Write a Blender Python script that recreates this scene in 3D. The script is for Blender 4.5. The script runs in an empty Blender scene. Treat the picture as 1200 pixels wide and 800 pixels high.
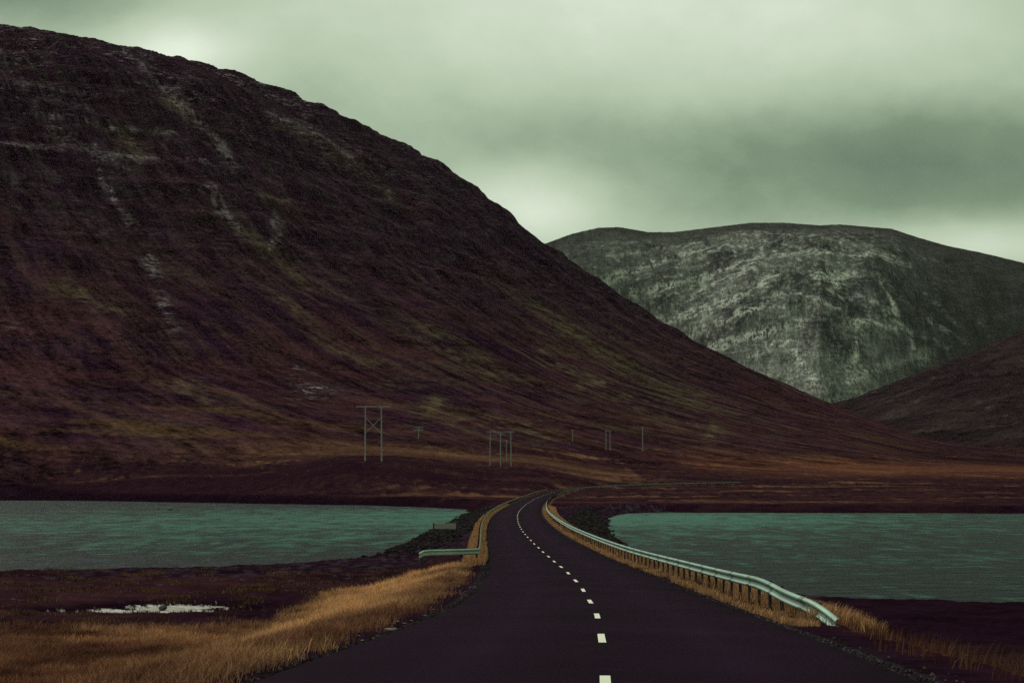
import bpy, math, random
import numpy as np
from mathutils import Vector

# ------------------------------------------------------------------ scene, camera, light
S = bpy.context.scene
random.seed(7)
S.render.engine = 'CYCLES'
RNG = np.random.default_rng(11)
CAMZ = 6.4                     # eye height above the fjord (water is z = 0)

cam_d = bpy.data.cameras.new('camera')
cam = bpy.data.objects.new('camera', cam_d)
S.collection.objects.link(cam)
cam.location = (0, 0, CAMZ)
cam.rotation_euler = (math.radians(90), 0, 0)
cam_d.sensor_width = 36
cam_d.lens = 54
cam_d.shift_y = 0.1375
cam_d.clip_start = 0.5
cam_d.clip_end = 60000
S.camera = cam
S.render.resolution_x, S.render.resolution_y = 1024, 682

SUN_EL, SUN_AZ = 40, -38       # degrees; azimuth from +Y, negative = left
sd_ = bpy.data.lights.new('sun', 'SUN')
sun = bpy.data.objects.new('sun', sd_)
S.collection.objects.link(sun)
sd_.energy = 1.5
sd_.angle = math.radians(11)
sd_.color = (1.0, 0.95, 0.86)
el, az = math.radians(SUN_EL), math.radians(SUN_AZ)
sdir = Vector((math.sin(az) * math.cos(el), math.cos(az) * math.cos(el), math.sin(el)))
sun.rotation_euler = sdir.to_track_quat('Z', 'Y').to_euler()

S.view_settings.view_transform = 'Standard'
S.view_settings.look = 'None'
S.view_settings.gamma = 1
S.view_settings.use_curve_mapping = False
S.view_settings.exposure = 0.0
S.cycles.use_denoising = False


class NT:
    """tiny helper to write node trees"""
    def __init__(self, tree):
        self.t = tree

    def n(self, kind, **kw):
        nd = self.t.nodes.new(kind)
        for k, v in kw.items():
            if k == 'inp':
                for a, b in v.items():
                    if isinstance(b, bpy.types.NodeSocket):
                        self.t.links.new(b, nd.inputs[a])
                    else:
                        nd.inputs[a].default_value = b
            else:
                setattr(nd, k, v)
        return nd

    def m(self, op, a, b=0.0, clamp=False):
        nd = self.n('ShaderNodeMath', operation=op, use_clamp=clamp, inp={0: a, 1: b})
        return nd.outputs[0]

    def mixc(self, f, a, b, bt='MIX'):
        nd = self.n('ShaderNodeMix', data_type='RGBA', blend_type=bt)
        for k, v in ((0, f), (6, a), (7, b)):
            if isinstance(v, bpy.types.NodeSocket):
                self.t.links.new(v, nd.inputs[k])
            else:
                nd.inputs[k].default_value = v if k == 0 else (*v, 1)
        return nd.outputs[2]


# sky: Nishita air behind a heavy cloud deck laid out by direction
world = bpy.data.worlds.new('World')
S.world = world
world.use_nodes = True
wt = world.node_tree
wt.nodes.clear()
w = NT(wt)
sky = w.n('ShaderNodeTexSky', sky_type='NISHITA', sun_disc=False)
sky.sun_elevation = el
sky.sun_rotation = az
tc = w.n('ShaderNodeTexCoord')
sep = w.n('ShaderNodeSeparateXYZ', inp={0: tc.outputs['Generated']})
X_, Y_, Z_ = sep.outputs
Yc = w.m('MAXIMUM', Y_, 0.15)
A_ = w.m('DIVIDE', X_, Yc)           # tangent of the azimuth
E_ = w.m('DIVIDE', Z_, Yc)           # tangent of the elevation


def blob(px, py, sx, sy, amp):
    a0, e0 = (px - 600) / 1800, (565 - py) / 1800
    u = w.m('DIVIDE', w.m('SUBTRACT', A_, a0), sx / 1800)
    v = w.m('DIVIDE', w.m('SUBTRACT', E_, e0), sy / 1800)
    r = w.m('ADD', w.m('MULTIPLY', u, u), w.m('MULTIPLY', v, v))
    g = w.m('EXPONENT', w.m('MULTIPLY', r, -0.7))
    return w.m('MULTIPLY', g, amp)


dirv = w.n('ShaderNodeCombineXYZ', inp={0: A_, 1: w.m('MULTIPLY', E_, 1.5), 2: 0.3})
nz1 = w.n('ShaderNodeTexNoise', inp={'Vector': dirv.outputs[0], 'Scale': 3.2, 'Detail': 6.0, 'Roughness': 0.55, 'Distortion': 0.15})
nz2 = w.n('ShaderNodeTexNoise', inp={'Vector': dirv.outputs[0], 'Scale': 11.0, 'Detail': 5.0, 'Roughness': 0.6, 'Distortion': 0.0})
val = w.m('ADD', w.m('MULTIPLY', w.m('SUBTRACT', nz1.outputs[0], 0.5), 0.50), w.m('MULTIPLY', w.m('SUBTRACT', nz2.outputs[0], 0.5), 0.28))
val = w.m('ADD', val, 0.50)
for b in (
        (205, 62, 75, 34, 0.42), (20, -5, 150, 40, -0.24), (330, 10, 130, 40, 0.05),
        (720, 5, 240, 90, 0.26), (1020, 20, 150, 60, 0.14),
        (1140, 178, 220, 66, -0.22), (930, 195, 280, 62, -0.12), (650, 160, 180, 50, -0.10), (500, 110, 150, 60, 0.0),
        (622, 245, 80, 40, 0.42), (1140, 285, 120, 24, 0.34), (880, 240, 120, 30, -0.08)):
    if b[4]:
        val = w.m('ADD', val, blob(*b))
ramp = w.n('ShaderNodeValToRGB', inp={0: val})
cr = ramp.color_ramp
cr.elements[0].position = 0.0
cr.elements[0].color = (0.75, 1.15, 0.72, 1)
cr.elements[1].position = 1.0
cr.elements[1].color = (8.6, 9.6, 7.6, 1)
e = cr.elements.new(0.28); e.color = (1.9, 2.65, 1.6, 1)
e = cr.elements.new(0.55); e.color = (4.45, 5.5, 3.75, 1)
e = cr.elements.new(0.8); e.color = (6.4, 7.25, 5.6, 1)
# the deck is brighter towards the zenith, as any overcast is
zen = w.m('MULTIPLY', w.m('MAXIMUM', w.m('SUBTRACT', Z_, 0.4), 0.0), 0.5)
zenm = w.m('ADD', zen, 1.0)
cl = w.n('ShaderNodeVectorMath', operation='SCALE', inp={0: ramp.outputs[0]})
wt.links.new(zenm, cl.inputs['Scale'])
skc = w.mixc(0.94, (0, 0, 0), (0, 0, 0))
mixn = skc.node
wt.links.new(sky.outputs[0], mixn.inputs[6])
wt.links.new(cl.outputs[0], mixn.inputs[7])
bg = w.n('ShaderNodeBackground', inp={'Color': skc, 'Strength': 0.1})
wo = w.n('ShaderNodeOutputWorld', inp={0: bg.outputs[0]})


# ------------------------------------------------------------------ helpers
def mesh_np(name, co, quads, mat=None, col=None, parent=None, smooth=True, tris=None, vec=None):
    me = bpy.data.meshes.new(name)
    nf = len(quads) if quads is not None else 0
    nt = len(tris) if tris is not None else 0
    me.vertices.add(len(co))
    me.vertices.foreach_set('co', np.asarray(co, np.float32).ravel())
    idx = []
    if nf: idx.append(np.asarray(quads, np.int32).ravel())
    if nt: idx.append(np.asarray(tris, np.int32).ravel())
    idx = np.concatenate(idx)
    me.loops.add(len(idx))
    me.loops.foreach_set('vertex_index', idx)
    me.polygons.add(nf + nt)
    starts = np.concatenate([np.arange(nf) * 4, nf * 4 + np.arange(nt) * 3]).astype(np.int32)
    me.polygons.foreach_set('loop_start', starts)
    me.polygons.foreach_set('use_smooth', np.full(nf + nt, smooth))
    me.update(calc_edges=True)
    if col is not None:
        a = me.color_attributes.new('col', 'FLOAT_COLOR', 'POINT')
        c = np.zeros((len(co), 4), np.float32)
        c[:, :np.shape(col)[1]] = col
        a.data.foreach_set('color', c.ravel())
    if vec is not None:
        a = me.attributes.new('fall', 'FLOAT_VECTOR', 'POINT')
        a.data.foreach_set('vector', np.asarray(vec, np.float32).ravel())
    o = bpy.data.objects.new(name, me)
    S.collection.objects.link(o)
    if mat: me.materials.append(mat)
    if parent: o.parent = parent
    return o


class MB:
    """collects boxes and tubes into one mesh"""
    def __init__(s):
        s.v, s.f = [], []

    def box(s, c, d, rz=0, ry=0):
        n = len(s.v)
        cr_, sr = math.cos(rz), math.sin(rz)
        for x in (-.5, .5):
            for y in (-.5, .5):
                for z in (-.5, .5):
                    px, py, pz = x * d[0], y * d[1], z * d[2]
                    s.v.append((c[0] + px * cr_ - py * sr, c[1] + px * sr + py * cr_, c[2] + pz))
        for q in ((0, 1, 3, 2), (4, 6, 7, 5), (0, 4, 5, 1), (2, 3, 7, 6), (0, 2, 6, 4), (1, 5, 7, 3)):
            s.f.append([n + i for i in q])

    def tube(s, a, b, r0, r1=None, k=8):
        r1 = r0 if r1 is None else r1
        a, b = Vector(a), Vector(b)
        d = (b - a).normalized()
        u = d.cross(Vector((0, 0, 1)) if abs(d.z) < .9 else Vector((1, 0, 0))).normalized()
        v = d.cross(u)
        n = len(s.v)
        for p, r in ((a, r0), (b, r1)):
            for i in range(k):
                t = 2 * math.pi * i / k
                s.v.append(tuple(p + u * r * math.cos(t) + v * r * math.sin(t)))
        for i in range(k):
            j = (i + 1) % k
            s.f.append([n + i, n + j, n + k + j, n + k + i])
        s.f.append([n + i for i in range(k)][::-1])
        s.f.append([n + k + i for i in range(k)])

    def build(s, name, mat, parent=None, bevel=0):
        me = bpy.data.meshes.new(name)
        me.from_pydata(s.v, [], s.f)
        me.materials.append(mat)
        o = bpy.data.objects.new(name, me)
        S.collection.objects.link(o)
        if parent: o.parent = parent
        if bevel:
            m = o.modifiers.new('bevel', 'BEVEL'); m.width = bevel; m.segments = 2
        return o


def tag(o, label=None, cat=None, group=None, kind=None):
    if label: o['label'] = label
    if cat: o['category'] = cat
    if group: o['group'] = group
    if kind: o['kind'] = kind
    return o


def empty(name, loc, rz=0):
    o = bpy.data.objects.new(name, None)
    o.empty_display_size = 0.2
    o.location = loc
    o.rotation_euler = (0, 0, rz)
    S.collection.objects.link(o)
    return o


def copy_tree(o, parent=None):
    c = o.copy()
    S.collection.objects.link(c)
    c.parent = parent
    for ch in list(o.children):
        copy_tree(ch, c)
    return c


def sstep(a, b, x):
    t = np.clip((x - a) / (b - a), 0, 1)
    return t * t * (3 - 2 * t)


def vnoise(x, y, seed=0):
    """gradient noise, about -1..1"""
    xi, yi = np.floor(x).astype(np.int64), np.floor(y).astype(np.int64)
    xf, yf = x - xi, y - yi
    u, v = xf * xf * xf * (xf * (xf * 6 - 15) + 10), yf * yf * yf * (yf * (yf * 6 - 15) + 10)

    def g(i, j, dx, dy):
        h = (i * 374761393 + j * 668265263 + seed * 974634777) & 0xffffffff
        h = ((h ^ (h >> 13)) * 1274126177) & 0xffffffff
        h = h ^ (h >> 16)
        a = (h & 0xffff) * (2 * math.pi / 65536)
        return np.cos(a) * dx + np.sin(a) * dy
    a = g(xi, yi, xf, yf); b = g(xi + 1, yi, xf - 1, yf)
    c = g(xi, yi + 1, xf, yf - 1); d = g(xi + 1, yi + 1, xf - 1, yf - 1)
    return ((a + (b - a) * u) + ((c + (d - c) * u) - (a + (b - a) * u)) * v) * 1.5


def fbm(x, y, oct=5, seed=0, gain=.5, ridged=False):
    s = np.zeros_like(x); a = 1.0; t = 0
    for i in range(oct):
        n = vnoise(x * 2 ** i, y * 2 ** i, seed + i * 17)
        if ridged: n = 1 - 2 * np.abs(n)
        s += n * a; t += a; a *= gain
    return s / t


def lerp(a, b, t):
    t = np.asarray(t)[..., None]
    return a * (1 - t) + b * t


def C3(*c):
    return np.array(c, np.float64)


# ------------------------------------------------------------------ materials
def mat_attr(name, rough=0.95, fine=6.0, amt=0.35, bump=0.3, bdist=0.05, spec=0.0, vscale=(1, 1, 1), big=.12):
    m = bpy.data.materials.new(name); m.use_nodes = True
    t = NT(m.node_tree)
    p = m.node_tree.nodes['Principled BSDF']
    at = t.n('ShaderNodeAttribute', attribute_name='col')
    tcn = t.n('ShaderNodeTexCoord')
    mp = t.n('ShaderNodeMapping', inp={0: tcn.outputs['Object'], 'Scale': vscale})
    nz = t.n('ShaderNodeTexNoise', inp={'Vector': mp.outputs[0], 'Scale': fine, 'Detail': 8.0, 'Roughness': 0.65})
    nzb = t.n('ShaderNodeTexNoise', inp={'Vector': mp.outputs[0], 'Scale': fine * big, 'Detail': 9.0, 'Roughness': 0.72, 'Distortion': 0.4})
    f = t.m('ADD', t.m('MULTIPLY', t.m('SUBTRACT', nz.outputs[0], 0.5), 3 * amt), 1.0)
    f = t.m('ADD', f, t.m('MULTIPLY', t.m('SUBTRACT', nzb.outputs[0], 0.5), 5 * amt))
    f = t.m('MAXIMUM', f, 0.2)
    sc = t.n('ShaderNodeVectorMath', operation='SCALE', inp={0: at.outputs['Color'], 'Scale': f})
    m.node_tree.links.new(sc.outputs[0], p.inputs['Base Color'])
    p.inputs['Roughness'].default_value = rough
    p.inputs['Specular IOR Level'].default_value = spec
    bp = t.n('ShaderNodeBump', inp={'Strength': bump, 'Distance': bdist, 'Height': nz.outputs[0]})
    m.node_tree.links.new(bp.outputs[0], p.inputs['Normal'])
    return m


def mat_plain(name, col, rough=0.7, metal=0.0, nscale=20, namt=0.3, col2=None, bump=0.1, bdist=0.01, spec=0.3):
    m = bpy.data.materials.new(name); m.use_nodes = True
    t = NT(m.node_tree)
    p = m.node_tree.nodes['Principled BSDF']
    tcn = t.n('ShaderNodeTexCoord')
    nz = t.n('ShaderNodeTexNoise', inp={'Vector': tcn.outputs['Object'], 'Scale': nscale, 'Detail': 6.0, 'Roughness': 0.6})
    col2 = col2 or tuple(c * (1 - namt) for c in col)
    mr = t.n('ShaderNodeMapRange', inp={0: nz.outputs[0], 1: 0.35, 2: 0.65})
    c = t.mixc(mr.outputs[0], col2, col)
    m.node_tree.links.new(c, p.inputs['Base Color'])
    p.inputs['Roughness'].default_value = rough
    p.inputs['Metallic'].default_value = metal
    p.inputs['Specular IOR Level'].default_value = spec
    bp = t.n('ShaderNodeBump', inp={'Strength': bump, 'Distance': bdist, 'Height': nz.outputs[0]})
    m.node_tree.links.new(bp.outputs[0], p.inputs['Normal'])
    return m


M_ground = mat_attr('ground_heath', fine=3.0, amt=0.5, bump=0.6, bdist=0.12)
def mat_slope(name, k=1.0, amt=1.0, bdist=1.5, fleck=(.36, .28, .34)):
    """rock slope: fine streaks down the fall line, fine bedding across it; k = metres per feature"""
    m = bpy.data.materials.new(name); m.use_nodes = True
    t = NT(m.node_tree)
    p = m.node_tree.nodes['Principled BSDF']
    at = t.n('ShaderNodeAttribute', attribute_name='col')
    fl = t.n('ShaderNodeAttribute', attribute_name='fall')

    def nz(sc, rough, dist, det=5.0):
        mp = t.n('ShaderNodeMapping', inp={0: fl.outputs['Vector'], 'Scale': sc})
        return t.n('ShaderNodeTexNoise', inp={'Vector': mp.outputs[0], 'Scale': 1.0, 'Detail': det, 'Roughness': rough, 'Distortion': dist}).outputs[0]
    st = nz((.16 / k, .018 / k, .02 / k), .70, .6)
    bed = nz((.035 / k, .0 / k, .22 / k), .72, .8)
    gr = nz((.55 / k, .20 / k, .55 / k), .75, .2)
    f = t.m('ADD', t.m('MULTIPLY', t.m('SUBTRACT', st, .5), 3.4 * amt), 1.0)
    f = t.m('ADD', f, t.m('MULTIPLY', t.m('SUBTRACT', bed, .5), 2.4 * amt))
    f = t.m('ADD', f, t.m('MULTIPLY', t.m('SUBTRACT', gr, .5), 4.2 * amt))
    f = t.m('MAXIMUM', f, .22)
    sc = t.n('ShaderNodeVectorMath', operation='SCALE', inp={0: at.outputs['Color'], 'Scale': f})
    fn = nz((.13 / k, .05 / k, .50 / k), .70, 1.2, 4.0)
    fk = t.m('ADD', t.m('MULTIPLY', fn, .8), t.m('MULTIPLY', bed, .2))
    fk = t.n('ShaderNodeMapRange', inp={0: fk, 1: .555, 2: .60}).outputs[0]
    fk = t.m('MULTIPLY', fk, at.outputs['Alpha'])
    cc = t.mixc(fk, (0, 0, 0), fleck)
    m.node_tree.links.new(sc.outputs[0], cc.node.inputs[6])
    m.node_tree.links.new(cc, p.inputs['Base Color'])
    p.inputs['Roughness'].default_value = .95
    p.inputs['Specular IOR Level'].default_value = 0.0
    hs = t.m('ADD', t.m('ADD', gr, bed), st)
    bp = t.n('ShaderNodeBump', inp={'Strength': .9, 'Distance': bdist, 'Height': hs})
    m.node_tree.links.new(bp.outputs[0], p.inputs['Normal'])
    return m


M_mount = mat_slope('mountain_rock', 1.5, 1.0, 2.2)
M_hill = mat_slope('hill_heath', 2.2, .8, 3.0)
M_far = mat_slope('snow_dusted_rock', 3.2, .55, 7.0, fleck=(.62, .62, .58))
M_grass = mat_attr('dry_grass', fine=2.0, amt=0.15, bump=0, rough=0.8, spec=0.1)
M_rock = mat_plain('shore_rock', (0.035, 0.03, 0.032), 0.85, nscale=4, col2=(0.012, 0.009, 0.012), bump=0.6, bdist=0.05)
M_pale = mat_plain('pale_stone', (0.24, 0.21, 0.20), 0.85, nscale=14, col2=(0.12, 0.10, 0.10), bump=0.4)
M_galv = mat_plain('galvanised_steel', (0.27, 0.40, 0.35), 0.5, 0.4, nscale=.9, col2=(0.19, 0.27, 0.24), bump=0.05, spec=0.5)
M_post = mat_plain('weathered_post_steel', (0.030, 0.020, 0.026), 0.8, 0.0, nscale=9, bump=0.1)
M_wood = mat_plain('weathered_pole_wood', (0.30, 0.27, 0.29), 0.85, nscale=3, bump=0.2)
M_sign = mat_plain('sign_back_grey', (0.24, 0.23, 0.21), 0.6, 0.1, nscale=5, col2=(0.22, 0.21, 0.19))
M_insul = mat_plain('insulator_glass', (0.10, 0.12, 0.11), 0.3)
M_paint = mat_plain('road_paint', (0.90, 0.86, 0.78), 0.6, nscale=30, col2=(0.72, 0.69, 0.62), bump=0.1)

# ------------------------------------------------------------------ road line
RY = np.array([-60, 0, 14, 22, 30, 38, 46, 54, 62, 70, 78, 86, 94, 102, 118, 142, 180, 240, 330, 380, 430, 480, 540, 600, 640, 670, 720, 800.])
RH = np.array([-1.0, 1.25, 1.87, 2.24, 2.64, 2.98, 3.26, 3.48, 3.68, 3.87, 4.04, 4.18, 4.28, 4.36, 4.47, 4.58, 4.6, 4.6, 4.6, 4.5, 4.1, 3.2, 2.0, 1.2, .6, 0, -.8, -2.0])
RXY = np.array([-60, 0, 14, 22, 30, 38, 46, 54, 62, 70, 78, 94, 110, 126, 142, 158, 174, 212, 241, 279, 331, 394, 430, 480, 540, 600, 640, 670, 705, 740.])
RXX = np.array([-6, .0, .85, 1.34, 1.70, 1.97, 2.17, 2.28, 2.30, 2.25, 2.16, 1.92, 1.59, 1.28, 1.0, .82, .68, .72, 1.07, 1.86, 3.2, 5.6, 7.8, 12.2, 22.5, 45, 76, 113, 170, 250.])


def smooth_interp(xs, ys, step=2.0, k=5):
    g = np.arange(xs[0], xs[-1], step)
    v = np.interp(g, xs, ys)
    for _ in range(3):
        p = np.pad(v, k, mode='reflect', reflect_type='odd')
        v = np.convolve(p, np.ones(2 * k + 1) / (2 * k + 1), 'valid')
    return g, v


gz, vz = smooth_interp(RY, CAMZ - RH, 2.0, 2)
gx, vx = smooth_interp(RXY, RXX, 2.0, 3)


def road_z(Y): return np.interp(Y, gz, vz)
def road_x(Y): return np.interp(Y, gx, vx)


ry = np.arange(-56, 690, 1.0)
rx = road_x(ry)
seg = np.hypot(np.diff(rx), np.diff(ry))
rs = np.concatenate([[0], np.cumsum(seg)])           # arc length along the centre line
RSs = np.arange(0, rs[-1], 1.0)
PX, PY = np.interp(RSs, rs, rx), np.interp(RSs, rs, ry)
TX, TY = np.gradient(PX), np.gradient(PY)
tl = np.hypot(TX, TY); TX /= tl; TY /= tl


def on_road(s, d, dz=0.0):
    """point at arc length s, offset d to the right of the centre line"""
    x, y = np.interp(s, RSs, PX), np.interp(s, RSs, PY)
    tx, ty = np.interp(s, RSs, TX), np.interp(s, RSs, TY)
    return np.stack([x + ty * d, y - tx * d, road_z(y) + dz], -1)


def s_at(Y): return float(np.interp(Y, PY, RSs))


def road_dist(X, Y):
    """signed distance to the centre line (right positive) and the Y of the nearest point"""
    d = np.full(X.shape, 1e3); yn = Y.copy()
    near = (Y > -80) & (Y < 800) & (X > -60) & (X < 330)
    ii = np.nonzero(near)[0]
    st = 4
    qx, qy, qtx, qty = PX[::st], PY[::st], TX[::st], TY[::st]
    for c in range(0, len(ii), 20000):
        k = ii[c:c + 20000]
        dx = X[k][:, None] - qx; dy = Y[k][:, None] - qy
        j = np.argmin(dx * dx + dy * dy, 1)
        a = np.arange(len(k))
        ddx, ddy = dx[a, j], dy[a, j]
        d[k] = ddx * qty[j] - ddy * qtx[j]
        far = np.hypot(ddx, ddy) > 60
        d[k[far]] = np.sign(d[k[far]]) * 1e3
        yn[k] = qy[j] + (ddx * qtx[j] + ddy * qty[j]) * qty[j]
    return d, yn


LEFTW = [(-9.0, 340), (-9.2, 300), (-10.3, 232), (-11.0, 160), (-11.8, 132), (-13.5, 118), (-17, 111), (-21, 107), (-27, 104.5), (-36, 100), (-60, 97), (-150, 90),
         (-500, 60), (-1500, 100), (-1500, 760), (-300, 655), (-192, 576), (-130, 515), (-77, 461), (-40, 428), (-18, 385), (-10, 356)]
RIGHTW = [(17, 264), (13.2, 215), (11.8, 180), (11.0, 150), (10.8, 118), (12.0, 98), (14.5, 87), (18, 82), (24, 79.5), (32, 78), (50, 75), (120, 70), (500, 40), (1500, 60),
          (1500, 330), (400, 318), (160, 312), (105, 316), (70, 322), (50, 324), (34, 329), (27, 322), (21.5, 303), (19, 285)]


def poly_sd(X, Y, P):
    """distance to polygon P: positive outside (land), negative inside (water)"""
    P = np.array(P, float)
    best = np.full(X.shape, 1e12); ins = np.zeros(X.shape, bool)
    for i in range(len(P)):
        a, b = P[i], P[(i + 1) % len(P)]
        e0, e1 = b - a
        wx, wy = X - a[0], Y - a[1]
        t = np.clip((wx * e0 + wy * e1) / (e0 * e0 + e1 * e1), 0, 1)
        best = np.minimum(best, (wx - e0 * t) ** 2 + (wy - e1 * t) ** 2)
        c = (a[1] > Y) != (b[1] > Y)
        with np.errstate(divide='ignore', invalid='ignore'):
            xi = a[0] + (Y - a[1]) * e0 / (e1 if e1 else 1e-9)
        ins ^= c & (X < xi)
    r = np.sqrt(best)
    return np.where(ins, -r, r)


# plain beyond the fjord: table of ground row (as tangent of elevation) by azimuth and distance
TY_ = np.array([300, 380, 450, 550, 650, 800, 1000, 1300, 1800, 3000, 6000.])
TA_ = (np.array([-400, 0, 250, 430, 600, 750, 950, 1200, 1600.]) - 600) / 1800
TZ_ = np.array([
    [2, 2, 3, 4, 7.5, 15, 25, 38, 50, 70, 90],
    [2, 2, 3, 4, 7.5, 15, 25, 38, 50, 70, 90],
    [2, 2, 3, 6.5, 11.5, 18, 27, 38, 50, 70, 90],
    [2, 2, 3.5, 14, 17.5, 22.5, 30, 40, 50, 70, 90],
    [1.7, 1.7, 2.2, 7.5, 13.5, 19.5, 27, 38, 50, 70, 90],
    [1.2, 1.6, 2.4, 4.3, 6.3, 12, 20, 32, 46, 70, 90],
    [1.0, 1.2, 1.9, 3.3, 5.2, 8.8, 15, 25, 39, 70, 90],
    [1.0, 1.2, 1.9, 3.3, 5.0, 8.6, 14.5, 24, 38, 68, 90],
    [1.0, 1.2, 1.9, 3.3, 5.0, 8.6, 14.5, 24, 38, 68, 90]])


def plain_z(X, Y):
    Yc = np.maximum(Y, 50)
    a = np.clip(X / Yc, TA_[0], TA_[-1])
    ia = np.clip(np.searchsorted(TA_, a) - 1, 0, len(TA_) - 2)
    fa = (a - TA_[ia]) / (TA_[ia + 1] - TA_[ia])
    fa = fa * fa * (3 - 2 * fa)
    y = np.clip(Y, TY_[0], TY_[-1])
    iy = np.clip(np.searchsorted(TY_, y) - 1, 0, len(TY_) - 2)
    fy = (y - TY_[iy]) / (TY_[iy + 1] - TY_[iy])
    z0 = TZ_[ia, iy] * (1 - fy) + TZ_[ia, iy + 1] * fy
    z1 = TZ_[ia + 1, iy] * (1 - fy) + TZ_[ia + 1, iy + 1] * fy
    return z0 * (1 - fa) + z1 * fa


POOLS = [(-16.4, 69.0, 3.7, 1.0), (-15.6, 70.8, 2.4, 2.0)]     # x, y, half lengths of frosted hollows


def pool_mask(X, Y):
    m = np.full(X.shape, 9.0)
    for (cx, cy, a, b) in POOLS:
        u = (X - cx) / a; v = (Y - cy) / b
        m = np.minimum(m, np.sqrt(u * u + v * v))
    return m + .35 * fbm(X * .6, Y * .8, 4, 77)


def base_ground(X, Y, detail=True):
    """height of the ground sheet, also returns road distance and shore distance"""
    d, yn = road_dist(X, Y)
    wob = 1.6 * fbm(X / 14, Y / 14, 4, 3) + .5 * fbm(X / 2.5, Y / 2.5, 3, 5)
    far = sstep(200, 340, Y)
    sdw = np.minimum(poly_sd(X, Y, LEFTW), poly_sd(X, Y, RIGHTW)) + wob * (.35 + 1.6 * far)
    # near side
    field = .75 + .5 * sstep(70, 30, Y) + .9 * sstep(25, 0, Y) + .14 * fbm(X / 5, Y / 5, 5, 9)
    right = X > road_x(Y)
    field = np.where(right, field * .35 + .12, field)
    near = np.minimum(np.maximum(sdw * .28, -2.5), field)
    pm = pool_mask(X, Y)
    near = near * 1.0 + (.62 - near) * sstep(2.2, 1.2, pm) * (Y < 95)
    # far side
    bank = 1.8 * sstep(0, 7, sdw) * sstep(200, 420, Y) + np.minimum(sdw * .1, .6)
    pl = plain_z(X, Y) + (1.3 * fbm(X / 60, Y / 60, 5, 21) + .25 * fbm(X / 9, Y / 9, 3, 22)) * sstep(0, 60, sdw)
    knoll = sstep(0, 45, sdw)
    farz = np.where(sdw > 0, bank * (1 - knoll) + pl * knoll, np.maximum(sdw * .2, -2.5))
    z = near * (1 - far) + farz * far
    # causeway and verge: embankment around the road, cut to the shore slope
    ad = np.abs(d)
    top = road_z(yn) - .14
    fall = np.where(d > 0, .30, .27)
    emb = top - np.maximum(ad - 4.9, 0) * fall - .03 * np.maximum(ad - 3.2, 0)
    emb += .10 * fbm(X / .9, Y / .9, 4, 31) * sstep(4.2, 6.5, ad)
    rip = np.maximum(sdw * .40, -2.5)
    emb = np.where((yn > 95) & (yn < 400), np.minimum(emb, np.maximum(rip, -2.5)), np.minimum(emb, np.maximum(sdw * .5, -2.5)))
    lim = ad < 60
    bl = np.exp(-np.maximum(ad - 5, 0) / 9)
    z = np.where(lim & (emb > z), emb, z)
    # cuttings: far road is cut into the plain
    cut = road_z(yn) - .14 + np.maximum(ad - 5.0, 0) * .35
    z = np.where(lim & (z > cut), cut, z)
    if detail:
        rr = ((yn > 100) & (yn < 420) & (ad > 4.8)) | (Y < 100) & (ad > 6)
        z = z + np.where(rr, .09 * fbm(X / .7, Y / .7, 3, 41), 0)
    z = z + .02 * fbm(X / .5, Y / .5, 2, 43) * (ad > 3.6)
    return z, d, yn, sdw, pm


# ------------------------------------------------------------------ mountains
CX, CY = -1155.0, 2600.0
SKY_PX = np.array([-400, -200, 0, 60, 110, 160, 215, 270, 320, 380, 430, 480, 520, 552, 560, 598, 606, 640, 700, 760, 820, 880, 940, 1000, 1060, 1110, 1140, 1200])
SKY_PY = np.array([10, 16, 28, 36, 46, 56, 68, 82, 100, 124, 148, 172, 192, 215, 223, 247, 262, 285, 326, 366, 402, 432, 458, 483, 505, 519, 526, 532])
MR = (np.array([-200, -100, 0, 100, 200, 300, 400, 500, 600, 640, 700, 760, 820, 880, 940, 1000, 1060, 1110, 1160, 1260, 1400.]) + 200) / 1800 * 2600
MH = np.array([18, 24, 30, 44, 64, 94, 133, 182, 248, 285, 326, 366, 402, 432, 458, 483, 505, 519, 530, 548, 575.])
MH = (565 - MH) / 1800 * 2600 + CAMZ


def mountain_z(X, Y):
    dx, dy = X - CX, Y - CY
    rho = np.hypot(dx, dy)
    th = np.arctan2(dx, -dy)                      # 0 towards the viewer, positive to the right
    rw = rho + 60 * fbm(th * 3.0, rho / 900, 3, 61) + 26 * fbm(th * 9, rho / 400, 3, 62)
    h = np.interp(rw, MR, MH)
    k = sstep(1950, 1400, rho)
    # gullies down the fall line
    arc = th * 1500
    g1 = fbm(arc / 170 + .3 * fbm(X / 200, Y / 200, 3, 1), rho / 900, 4, 63, .5, True)
    g2 = fbm(arc / 45 + .5 * fbm(X / 80, Y / 80, 3, 2), rho / 420, 4, 64, .55, True)
    crag = sstep(120, 330, h) * sstep(900, 430, h)
    top_ = sstep(260, 620, rho)
    h = h + k * (g1 * (9 + 10 * crag) + g2 * (3 + 5 * crag)) * (.25 + .75 * top_)
    # lava beds: stepped profile in the upper part
    zz = h + 16 * fbm(X / 300, Y / 300, 4, 65)
    per = 38.0
    fr = zz / per - np.floor(zz / per)
    st = (sstep(.15, .62, fr) - fr) * per
    h = h + st * .48 * crag * sstep(-.5, .3, fbm(X / 260, Y / 260, 4, 67))
    h = h + k * (4.5 * fbm(X / 60, Y / 60, 5, 66) * (.4 + .6 * top_) + 1.5 * fbm(X / 12, Y / 12, 3, 68))
    return h, rho, th, fr, crag, g1, g2


def polar(angs, rad):
    A, R = np.meshgrid(angs, rad)
    return (R * np.sin(A)).ravel(), (R * np.cos(A)).ravel()


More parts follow.
